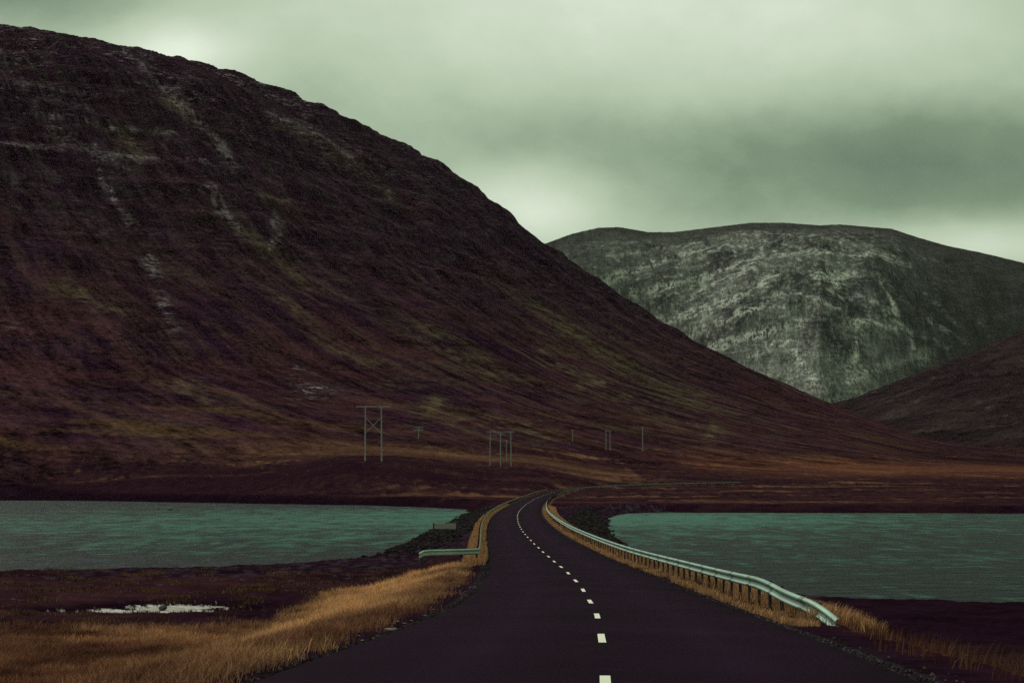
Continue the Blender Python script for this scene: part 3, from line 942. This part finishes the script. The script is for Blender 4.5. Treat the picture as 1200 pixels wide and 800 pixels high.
M_asph = asphalt()
ss = np.arange(2, RSs[-1] - 2, .5)
DD = np.array([-3.35, -3.25, -2.6, -2.1, -1.6, -1.1, -.55, 0, .55, 1.1, 1.6, 2.1, 2.6, 3.25, 3.35])
ED = np.zeros(len(DD)); vv = []; cc = []
for k, dd in enumerate(DD):
    jag = (.05 * fbm(ss / 1.3, ss * 0 + k, 3, 300)) if k in (0, 1, 13, 14) else 0
    if k < 2: jag = jag - .2 * sstep(38, 14, np.interp(ss, RSs, PY))          # the road widens a little to the left near the lay-by
    if k > 12: jag = jag - .12 * sstep(30, 14, np.interp(ss, RSs, PY))
    zz = .02 - .02 * abs(dd) - (.16 if k in (0, 14) else 0)
    vv.append(on_road(ss, dd + jag, zz))
    wear = 1 + .40 * math.exp(-((abs(dd) - 1.6) / .5) ** 2)
    cc.append(np.tile(C3(.0118, .0036, .0125) * wear, (len(ss), 1)))
vv = np.stack(vv, 1).reshape(-1, 3); cc = np.stack(cc, 1).reshape(-1, 3)
q = grid_quads(len(ss), len(DD))
road = mesh_np('road', vv, q, M_asph, cc); tag(road, kind='structure')
# broken centre line
MK = []; MQ = []
s0 = s_at(22.0)
for n in range(-3, 70):
    sc_ = s0 + 8.0 * n
    L = 1.15
    if sc_ > s_at(590): break
    wd = .052
    a_ = np.linspace(sc_ - L, sc_ + L, 4)
    for s_ in a_:
        for dd in (-wd, wd):
            MK.append(on_road(s_, dd + .008 * math.sin(s_ * 9), .0245))
    b0 = len(MK) - 8
    for i in range(3):
        MQ.append((b0 + 2 * i, b0 + 2 * i + 1, b0 + 2 * i + 3, b0 + 2 * i + 2))
mesh_np('centre_line', np.array(MK), MQ, M_paint, parent=road)

# --- guardrails
WB = [(-.03, .155), (.0, .15), (.045, .115), (.05, .085), (.0, .045), (-.012, 0), (.0, -.045), (.05, -.085), (.045, -.115), (.0, -.15), (-.03, -.155)]


def ground_at(x, y):
    return float(base_ground(np.array([float(x)]), np.array([float(y)]))[0][0])


def rail_beam(pts, face, mat, parent, name='rail_beam'):
    """W-profile swept along pts (N,3), face = +1 bulges to the left of travel"""
    pts = np.array(pts)
    T = np.gradient(pts[:, :2], axis=0); T /= np.linalg.norm(T, axis=1)[:, None]
    Nn = np.stack([-T[:, 1], T[:, 0]], 1) * face
    k = len(WB)
    prof_ = WB + [(a - .006, b) for a, b in WB[::-1]]
    V = []
    for (u, v_) in prof_:
        V.append(np.concatenate([pts[:, :2] + Nn * u, pts[:, 2:] + v_], 1))
    V = np.stack(V, 1); n, m_ = V.shape[:2]
    qd = []
    for i in range(n - 1):
        for j in range(m_):
            j2 = (j + 1) % m_
            qd.append((i * m_ + j, i * m_ + j2, (i + 1) * m_ + j2, (i + 1) * m_ + j))
    ob = mesh_np(name, V.reshape(-1, 3), qd, mat, parent=parent, smooth=False)
    return ob


def post_mesh():
    b = MB()
    b.box((0, 0, -.55), (.012, .13, 1.9)); b.box((.035, -.059, -.55), (.06, .012, 1.9)); b.box((.035, .059, -.55), (.06, .012, 1.9))
    b.box((0.005, 0, .27), (.06, .09, .20))
    return b


M_joint = mat_plain('joint_steel', (.17, .25, .22), .6, .4, nscale=4, col2=(.10, .13, .11), bump=.05)


def guardrail(pts, face, label, nmax=100, mat=None, splices=0):
    """pts: plan polyline (x, y, z of rail centre); posts every 2 m"""
    root = empty('guardrail', (0, 0, 0))
    tag(root, label, 'guardrail', 'steel guardrails along the road')
    mat = mat or M_galv
    rail_beam(pts, face, mat, root)
    pts = np.array(pts)
    L = np.concatenate([[0], np.cumsum(np.linalg.norm(np.diff(pts[:, :2], axis=0), axis=1))])
    for s1 in np.arange(3.2, 3.2 + 4 * splices, 4.0):
        u_ = np.array([s1 - .17, s1, s1 + .17])
        sp_ = np.stack([np.interp(u_, L, pts[:, i]) for i in range(3)], 1)
        T_ = sp_[2, :2] - sp_[0, :2]; T_ /= np.linalg.norm(T_)
        sp_[:, :2] += np.array([-T_[1], T_[0]]) * face * .007
        so = rail_beam(sp_, face, M_joint, root, 'splice')
        for o1 in (-.1, .1):
            for o2 in (-.085, .085):
                c_ = sp_[1] + np.array([T_[0] * o1, T_[1] * o1, o2]); nn = np.array([-T_[1], T_[0], 0]) * face
                bb = MB(); bb.tube(c_ + nn * .045, c_ + nn * .068, .014, .012, 6)
                bb.build('bolt', M_post, so)
    src = None; rest = MB(); cnt = 0
    s = .15
    while s < L[-1]:
        p = [np.interp(s, L, pts[:, i]) for i in range(3)]
        q_ = [np.interp(min(s + .4, L[-1]), L, pts[:, i]) for i in range(3)]
        p0 = [np.interp(max(s - .4, 0), L, pts[:, i]) for i in range(3)]
        tx, ty = q_[0] - p0[0], q_[1] - p0[1]; l = math.hypot(tx, ty); tx /= l; ty /= l
        nx, ny = -ty * -face, tx * -face
        x, y = p[0] + nx * .09, p[1] + ny * .09
        rz = math.atan2(-ny, -nx) + math.pi
        tall = p[2] - ground_at(x, y)
        if cnt < nmax:
            if tall > .25:
                if src is None:
                    src = post_mesh().build('post', M_post, root); oo = src
                else:
                    oo = src.copy(); S.collection.objects.link(oo); oo.parent = root
                oo.location = (x, y, p[2] - .25); oo.rotation_euler = (random.uniform(-.015, .015), random.uniform(-.02, .02), rz)
                cnt += 1
        else:
            rest.box((x, y, p[2] - .45), (.07, .11, 1.3), rz)
        s += 2.0
    if rest.v:
        tag(rest.build('post_row', M_post, root), kind='stuff')
    return root


RH_ = .60
# right-hand rail: from its sunken end at 30 m, over the causeway and round the far bend
ssr = np.concatenate([np.arange(s_at(30.2), s_at(46), .5), np.arange(s_at(46), s_at(400), 2.0), np.arange(s_at(400), s_at(655), 3.0)])
yr = np.interp(ssr, RSs, PY)
lift = RH_ * sstep(25.5, 41, yr) - .20 * (1 - sstep(29, 33, yr))
pts = on_road(ssr, 4.35, 0.0); pts[:, 0] += .35 * sstep(36, 30, yr)
pts[:, 2] += lift - .16
guardrail(pts, 1, 'long pale guardrail right of the road, its near end bent down into the grass', splices=14)
M_dull = mat_plain('stained_steel', (.20, .17, .11), .7, .2, nscale=.8, col2=(.10, .07, .045), bump=.05)
# left-hand rail along the causeway
zc = float(road_z(80)) - .12 + RH_
ssl = np.concatenate([np.arange(s_at(79.5), s_at(400), 2.0), np.arange(s_at(400), s_at(500), 3.0)])
pr = on_road(ssl, -3.85, RH_ - .14)
guardrail(pr, -1, 'dull brownish guardrail left of the road, following the whole causeway bend', mat=M_dull)
# short cross rail by the signboard
pc = [(x, y, zc + dz) for x, y, dz in [(-4.75, 78.45, -.16), (-4.5, 78.5, -.03), (-4.2, 78.55, 0), (-3.6, 78.6, .01), (-3.0, 78.65, .02), (-2.5, 78.7, .03), (-2.05, 78.85, .04), (-1.7, 79.15, .04)]]
guardrail(pc, -1, 'short straight pale guardrail beside the lay-by, in front of the grey signboard')

# loose gravel along both asphalt edges
def gravel_line():
    n = 5000
    s_ = s_at(13) + (s_at(110) - s_at(13)) * RNG.uniform(0, 1, n) ** 1.8
    sd = RNG.choice([-1, 1], n)
    Yn = np.interp(s_, RSs, PY)
    edge = 3.3 + .2 * sstep(38, 14, Yn) * (sd < 0)
    dd = sd * (edge + np.abs(RNG.normal(0, .28, n)) - .06)
    P = on_road(s_, dd); zz = base_ground(P[:, 0], P[:, 1])[0]
    P[:, 2] = np.where(np.abs(dd) < edge + .02, road_z(Yn) - .05, zz)
    sz = RNG.uniform(.008, .035, n)
    U = np.array([(1, 0, 0), (-.5, .87, 0), (-.5, -.87, 0), (0, 0, .9), (0, 0, -.5)])
    F = np.array([(0, 1, 3), (1, 2, 3), (2, 0, 3), (1, 0, 4), (2, 1, 4), (0, 2, 4)])
    J = 1 + RNG.normal(0, .2, (n, 5, 3))
    V = U[None] * J * sz[:, None, None] + P[:, None, :] + np.array([0, 0, .01])
    cc_ = np.repeat(lerp(np.tile(C3(.03, .022, .028), (n, 1)), C3(.14, .11, .115), RNG.uniform(0, 1, n) ** 4), 5, 0)
    tag(mesh_np('gravel', V.reshape(-1, 3), None, M_ground, cc_, smooth=False, tris=(F[None] + np.arange(n)[:, None, None] * 5).reshape(-1, 3)), 'loose gravel scattered along both edges of the asphalt', kind='stuff')


gravel_line()

# --- signboard behind the left rail
sg = empty('signboard', (-4.35, 100, 0))
gz_ = ground_at(-4.35, 100)
tag(sg, 'low wide grey signboard on two dark posts between the left guardrail and the water', 'sign')
for px_ in (-.75, .75):
    b = MB(); b.tube((px_, .06, gz_ - .4), (px_, .06, 3.76), .045, .045, 10); b.build('post', M_post, sg)
b = MB(); b.box((0, 0, 3.56), (1.42, .03, .36)); b.build('panel', M_sign, sg, .008)
b = MB()
for zz in (3.45, 3.67): b.box((0, .03, zz), (1.6, .025, .04))
b.build('rail', M_post, sg)

# ------------------------------------------------------------------ power poles
def gz_far(x, y):
    return float(base_ground(np.array([float(x)]), np.array([float(y)]))[0][0])


def hframe(px, base_py, top_py, Yd, gap_px, arm_px, label, brace=False, legs=2, group='wooden power line poles below the mountain', thick=1.0, arms=1):
    x = (px - 600) / 1800 * Yd
    gzz = gz_far(x, Yd)
    top = CAMZ + (565 - top_py) / 1800 * Yd
    gp = gap_px / 1800 * Yd; am = arm_px / 1800 * Yd
    root = empty('power_pole', (x, Yd, gzz))
    tag(root, label, 'power pole', group)
    H = top - gzz
    r = .22 * thick
    if legs == 1:
        b = MB(); b.tube((0, 0, -1), (0, 0, H), r * 1.15, r * .8, 10); b.build('pole', M_wood, root)
    else:
        for k in range(legs):
            xx = -gp / 2 + gp * k / (legs - 1)
            b = MB(); b.tube((xx, 0, -1), (xx * .96, 0, H), r * 1.2, r * .85, 10); b.build('pole', M_wood, root)
    for a in range(arms):
        b = MB(); b.box((0, .0, H - .25 - 1.4 * a), (am * (1 - .0 * a), .30, .34 * thick)); b.build('crossarm', M_wood, root)
        for k in (-.46, 0, .46):
            if legs == 1 and k == 0: continue
            b = MB(); b.tube((am * k, 0, H - .38 - 1.4 * a), (am * k, 0, H - 1.25 - 1.4 * a), .07 * thick, .07 * thick, 6); b.build('insulator', M_insul, root)
    if brace:
        for s_ in (-1, 1):
            b = MB(); b.tube((s_ * gp / 2, .1 * s_, H * .80), (-s_ * gp / 2, .1 * s_, H * .50), .15, .15, 6); b.build('brace', M_wood, root)
    return root


hframe(437.5, 540, 475.5, 560, 19.5, 41, 'tallest wooden two-legged power pole with cross bracing, nearest above the left water', brace=True, thick=1.25)
hframe(490.5, 527, 500, 800, 0, 11, 'thin single power pole with two short crossarms right of the tallest braced pole', legs=1, arms=2, thick=1.2)
hframe(586.5, 535, 505, 640, 25, 33, 'three-legged wooden power pole with one long crossarm above the road bend', legs=3)
hframe(593.5, 535, 515, 700, 0, 3, 'short bare pole just behind the three-legged power pole', legs=1, thick=.8)
hframe(671, 519, 503, 900, 0, 2.5, 'faint small single power pole on the slope above the road bend', legs=1, thick=1.1)
hframe(712.5, 524, 504, 880, 5, 7, 'narrow two-legged power pole second from the lone pole right of it', legs=2, thick=1.1)
hframe(753, 522, 500, 900, 0, 3, 'lone slim power pole standing upright against the dark lower slope', legs=1, thick=1.3)
hframe(819, 526, 512, 1150, 10, 14, 'distant two-legged power pole on the brown foot of the slope', legs=2, thick=1.4)
hframe(954, 528, 517, 1500, 8, 12, 'farthest small two-legged power pole on the rust coloured plain', legs=2, thick=1.5)

# ------------------------------------------------------------------ stones
def rock_mesh(seed, flat=.6):
    r = np.random.default_rng(seed)
    n1_, n2_ = 9, 12
    V = [(0, 0, flat)]
    for i in range(1, n1_):
        for j in range(n2_):
            a_, b_ = math.pi * i / n1_, 2 * math.pi * j / n2_
            V.append((math.sin(a_) * math.cos(b_), math.sin(a_) * math.sin(b_), math.cos(a_) * flat))
    V.append((0, 0, -flat)); V = np.array(V)
    for _ in range(9):                                      # chip planes off the lump
        n_ = r.normal(size=3); n_ /= np.linalg.norm(n_)
        lim = r.uniform(.45, .8)
        dd = V @ n_
        V = V - np.outer(np.maximum(dd - lim, 0), n_) * .9
    V *= 1 + r.normal(scale=.03, size=(len(V), 1))
    T_ = []; Q_ = []
    for j in range(n2_):
        j2 = (j + 1) % n2_
        T_.append((0, 1 + j, 1 + j2))
        e_ = 1 + (n1_ - 2) * n2_
        T_.append((len(V) - 1, e_ + j2, e_ + j))
        for i in range(n1_ - 2):
            Q_.append((1 + i * n2_ + j, 1 + (i + 1) * n2_ + j, 1 + (i + 1) * n2_ + j2, 1 + i * n2_ + j2))
    return V, Q_, T_


def rock(name, x, y, s, mat, label, cat, group, seed, flat=.6, sink=.2, z_=None):
    V, Q_, T_ = rock_mesh(seed, flat)
    o_ = mesh_np(name, V, Q_, mat, tris=T_, smooth=False)
    g_ = ground_at(x, y) if z_ is None else z_
    o_.location = (x, y, g_ + s[2] * flat * (1 - 2 * sink))
    o_.scale = s
    o_.rotation_euler = (0, 0, random.uniform(0, 6))
    return tag(o_, label, cat, group)


ORD = ['first', 'second', 'third', 'fourth', 'fifth', 'sixth', 'seventh', 'eighth', 'ninth', 'tenth', 'eleventh', 'twelfth', 'thirteenth', 'fourteenth', 'fifteenth', 'sixteenth', 'seventeenth', 'eighteenth', 'nineteenth', 'twentieth']


def drop(px, py):
    """where the line through this spot of the verge meets the ground"""
    best = None
    for yy in np.arange(12, 110, .25):
        xx = (px - 600) / 1800 * yy
        e_ = CAMZ - (py - 565) / 1800 * yy - ground_at(xx, yy)
        if e_ < 0: return xx, yy
    return xx, yy


# pale stones on the left verge, listed from the camera outwards
for k, (px, py) in enumerate(sorted([(458, 739), (346, 792), (362, 785), (425, 752), (457, 744), (474, 731), (482, 727), (498, 721), (541, 700), (545, 693), (538, 687), (530, 690), (519, 695), (551, 689), (556, 688), (420, 745), (386, 768), (508, 714), (493, 705), (466, 728)], key=lambda p: -p[1])):
    xx, Yd = drop(px, py)
    s_ = random.uniform(.5, 1.0) * (.09 if (px, py) in ((458, 739), (346, 792)) else .05)
    rock('stone', xx, Yd, (s_ * 1.7, s_ * 1.2, s_ * .6), M_pale, 'small pale stone on the dark left verge, the ' + ORD[k] + ' from the camera', 'stone', 'pale stones on the left verge', 400 + k)
# hummocks and boulders on the left shore, from left to right
for k, (px, py, w_) in enumerate([(42, 672, 16), (112, 670, 12), (219, 670, 9), (290, 666, 8), (308, 666, 6), (348, 661, 14), (376, 660, 15), (396, 661, 8), (430, 651, 8), (449, 645, 9), (461, 640, 7), (478, 632, 6)]):
    Yd = float(min(np.arange(85, 180, 1.0), key=lambda yy: abs(ground_at((px - 600) / 1800 * yy, yy) - .45))); xx = (px - 600) / 1800 * Yd
    s_ = w_ / 1800 * Yd * .55
    rock('boulder', xx, Yd, (s_, s_ * .8, s_ * .55), M_rock, 'dark rounded boulder on the edge of the left water, ' + ORD[k] + ' from the left', 'boulder', 'boulders along the left shore', 500 + k, .7, .3)
# low rocks awash in the left water
for k, (px, py) in enumerate([(166, 596.4), (170, 596.2), (176, 596.6), (186, 596.8), (200, 597.6)]):
    Yd = 1800 * CAMZ / (py - 565); xx = (px - 600) / 1800 * Yd
    rock('rock', xx, Yd, (.8, .4, .35), M_pale if k < 3 else M_rock, 'low %s rock awash in the far left water, %s from the left' % ('pale' if k < 3 else 'dark', ORD[k]), 'rock',
         'rocks awash in the left water', 600 + k, .6, .2, 0.0)
rock('stone', -15.7, 69.2, (.30, .2, .22), M_rock, 'small dark stone standing in the bright white frost patch on the left', 'stone', None, 650, .8, .1)

# riprap on both flanks of the causeway
def riprap():
    N = 8000
    V0, Q0, T0 = rock_mesh(701, .75)
    s_ = RNG.uniform(s_at(104), s_at(318), N)
    side = RNG.choice([-1, 1], N)
    dd = side * RNG.uniform(4.9, 13.5, N)
    P = on_road(s_, dd)
    zz, d_, yn_, sw, _ = base_ground(P[:, 0], P[:, 1])
    ok = (sw > -.5) & (sw < 7) & ((P[:, 0] > 0) | (P[:, 1] > 128 + 14 * RNG.uniform(-1, 1, N)))
    P[:, 2] = zz; P = P[ok]; N = len(P)
    sz = RNG.uniform(.10, .30, N) * (RNG.uniform(0, 1, N) ** .5 * .6 + .5)
    base = [rock_mesh(710 + i, .75) for i in range(6)]
    allv, allq, allt, allc = [], [], [], []
    off = 0
    for i in range(N):
        V, q_, t_ = base[i % 6]
        a = RNG.uniform(0, 6.28); ca, sa = math.cos(a), math.sin(a)
        W = V * sz[i] * np.array([1.2, .9, .9])
        W = np.stack([W[:, 0] * ca - W[:, 1] * sa, W[:, 0] * sa + W[:, 1] * ca, W[:, 2]], 1) + P[i] + (0, 0, sz[i] * .15)
        allv.append(W); allq.append(np.array(q_) + off); allt.append(np.array(t_) + off)
        g_ = RNG.uniform(.4, 1.5)
        allc.append(np.tile(C3(.030, .023, .027) * g_, (len(W), 1)))
        off += len(W)
    o_ = mesh_np('riprap', np.concatenate(allv), np.concatenate(allq), M_ground, np.concatenate(allc), smooth=False, tris=np.concatenate(allt))
    tag(o_, 'dark broken stone covering both flanks of the causeway', 'riprap', kind='stuff')


riprap()

# --- dry grass
def blades(name, X, Y, hgt, wid, colr, lean=.35, label=None):
    n = len(X)
    Z, d_, yn_, sw, _ = base_ground(X, Y)
    a = RNG.uniform(0, 2 * math.pi, n)
    fx, fy = np.cos(a) * wid / 2, np.sin(a) * wid / 2
    l1 = RNG.normal(.15, lean * .5, n) * hgt; l2 = RNG.normal(0, lean * .5, n) * hgt
    b0 = np.stack([X - fx, Y - fy, Z - .03], 1); b1 = np.stack([X + fx, Y + fy, Z - .03], 1)
    m0 = np.stack([X - fx * .8 + l1 * .4, Y - fy * .8 + l2 * .4, Z + hgt * .55], 1)
    m1 = np.stack([X + fx * .8 + l1 * .4, Y + fy * .8 + l2 * .4, Z + hgt * .55], 1)
    tp = np.stack([X + l1, Y + l2, Z + hgt], 1)
    V = np.stack([b0, b1, m1, m0, tp], 1).reshape(-1, 3)
    i = np.arange(n) * 5
    q_ = np.stack([i, i + 1, i + 2, i + 3], 1); t_ = np.stack([i + 3, i + 2, i + 4], 1)
    cc_ = np.repeat(colr, 5, 0)
    o_ = mesh_np(name, V, q_, M_grass, cc_, smooth=False, tris=t_)
    return tag(o_, label, 'grass', kind='stuff')


def clump(n, xr, yr, acc, seed, per=24, spread=.16):
    """tuft centres kept with probability acc(x, y), blades around each"""
    k = n // per
    # density falls with distance so that it looks even in the picture
    u = RNG.uniform(0, 1, k * 4)
    y = yr[0] * (yr[1] / yr[0]) ** u
    x = RNG.uniform(*xr, k * 4)
    p = acc(x, y)
    keep = RNG.uniform(0, 1, len(x)) < p
    x, y = x[keep][:k * 2], y[keep][:k * 2]
    X_1 = np.repeat(x, per); Y_1 = np.repeat(y, per)
    X_1 = X_1 + RNG.normal(0, spread, len(X_1)); Y_1 = Y_1 + RNG.normal(0, spread, len(Y_1))
    return X_1, Y_1, np.repeat(RNG.uniform(.6, 1.25, len(x)), per), np.repeat(RNG.uniform(0, 1, len(x)), per)


gold = C3(1.0, .55, .30); tan = C3(.54, .25, .155); brown = C3(.185, .060, .046); dark = C3(.05, .022, .016)


def acc_left(x, y):
    d_ = x - road_x(y)
    e = sstep(-3.75, -5.4, d_ + .7 * fbm(x / 1.4, y / 1.4, 3, 805))
    up = sstep(61 + 4 * fbm(x / 6, y / 6, 3, 801), 54, y)
    emb_ = sstep(-12.5, -10, d_) * (y < 80)
    return np.clip(e * np.maximum(up, emb_), 0, 1) * (x / y > -.5)


gx_, gy_, th_, tv_ = clump(420000, (-36, 1), (11, 80), acc_left, 1)
dd_ = gx_ - road_x(gy_)
pn = fbm(gx_ / 5, gy_ / 5, 4, 811); pn2 = fbm(gx_ / 1.6, gy_ / 1.6, 3, 812)
goldm = np.exp(-((dd_ + 8.3 - 1.2 * pn) / (1.7 + .02 * gy_)) ** 2) * sstep(16, 40, gy_) * 1.1 + sstep(.05, .5, pn) * .45
c_ = lerp(np.tile(brown, (len(gx_), 1)), tan * .8, np.clip(.15 + .9 * pn + .6 * pn2 + .35 * tv_, 0, 1))
c_ = lerp(c_, gold, np.clip(goldm * (.45 + .5 * tv_ + .5 * pn2), 0, 1))
c_ = lerp(c_, dark, sstep(.0, .5, -pn2) * .6 + .35 * sstep(.1, .5, -pn))
c_ *= RNG.uniform(.7, 1.25, (len(gx_), 1))
hg = RNG.uniform(.14, .36, len(gx_)) * th_ * (.75 + .4 * sstep(-14, -8, dd_)) * (1 + .4 * pn)
hg *= .55 + .45 * sstep(-4.2, -7.5, dd_)
blades('grass', gx_, gy_, np.maximum(hg, .05), RNG.uniform(.004, .009, len(gx_)) * (1 + gy_ / 45), c_, .8, 'tall golden dry grass covering the left verge and field')

# grass strips under both rails
def strip(name, d0, d1, Y0, Y1, n, hmul, label, wide=1.0, seed=3):
    s_ = s_at(Y0) + (s_at(Y1) - s_at(Y0)) * RNG.uniform(0, 1, n) ** 1.5
    s_ = s_ + .15 * RNG.normal(size=n)
    dd = RNG.uniform(d0, d1, n)
    P = on_road(s_, dd)
    pnn = fbm(P[:, 0] / 1.1, P[:, 1] / 2.2, 3, 820 + seed)
    keep = RNG.uniform(0, 1, n) < sstep(-.45, .15, pnn)
    P, pnn = P[keep], pnn[keep]
    m = len(P)
    c_ = lerp(np.tile(tan * .8, (m, 1)), gold * .85, RNG.uniform(0, 1, m)) * RNG.uniform(.5, 1.1, (m, 1))
    c_ = lerp(c_, brown, sstep(.1, -.3, pnn) * .6)
    blades(name, P[:, 0], P[:, 1], RNG.uniform(.12, .34, m) * hmul * (1 + .5 * pnn), RNG.uniform(.006, .012, m) * (1 + P[:, 1] / 45) * wide, c_, .5, label)


strip('grass', 4.45, 6.0, 32, 300, 80000, 1.25, 'dry grass growing behind the right guardrail')
strip('grass', 3.7, 4.3, 30, 300, 24000, .45, 'short dry grass along the asphalt in front of the right guardrail', seed=5)
strip('grass', -4.7, -3.5, 78, 320, 60000, 1.2, 'dry grass strip growing under the left guardrail', seed=4)


# sparse brown tufts on the dark right verge
def acc_right(x, y):
    d_ = x - road_x(y)
    e = sstep(3.8, 5.2, d_) * sstep(8.0, 5.0, d_ + 1.5 * fbm(x / 2.5, y / 2.5, 3, 831))
    return np.clip(e, 0, 1) * (.05 + .75 * sstep(.0, .45, fbm(x / 1.5, y / 1.5, 3, 832))) + .05 * (d_ > 5) * (d_ < 14)


gx_, gy_, th_, tv_ = clump(42000, (4, 18), (11, 60), acc_right, 2, 16, .13)
c_ = lerp(np.tile(brown * .5, (len(gx_), 1)), C3(.26, .11, .07), tv_ ** 1.8) * RNG.uniform(.5, 1.1, (len(gx_), 1))
blades('grass', gx_, gy_, RNG.uniform(.1, .36, len(gx_)) * th_, RNG.uniform(.004, .008, len(gx_)) * (1 + gy_ / 40), c_, .45, 'sparse brown grass tufts on the dark right verge')

# rough heath tufts on the marsh behind the golden field
def acc_marsh(x, y):
    d_ = x - road_x(y)
    return sstep(54, 60, y) * sstep(104, 96, y) * (d_ < -7) * (pool_mask(x, y) > 1.25) * sstep(.0, .4, fbm(x / 3, y / 3, 3, 841))


gx_, gy_, th_, tv_ = clump(60000, (-45, -4), (54, 104), acc_marsh, 2, 20, .25)
c_ = lerp(np.tile(dark, (len(gx_), 1)), tan * .55, tv_ ** 2) * RNG.uniform(.5, 1.2, (len(gx_), 1))
blades('grass', gx_, gy_, RNG.uniform(.06, .2, len(gx_)) * th_, RNG.uniform(.02, .035, len(gx_)), c_, .6, 'short brown heath tufts on the marsh round the pool')

# --- haze
HAZE = 0.3e-5
if HAZE > 0:
    b = MB(); b.box((0, 4400, 640), (15000, 10400, 1290))
    hm = bpy.data.materials.new('haze_air'); hm.use_nodes = True
    hm.node_tree.nodes.clear()
    t = NT(hm.node_tree)
    v = t.n('ShaderNodeVolumePrincipled', inp={'Color': (.86, .95, .88, 1), 'Density': HAZE, 'Anisotropy': .2})
    t.n('ShaderNodeOutputMaterial', inp={'Volume': v.outputs[0]})
    o = b.build('haze', hm)
    tag(o, kind='stuff')
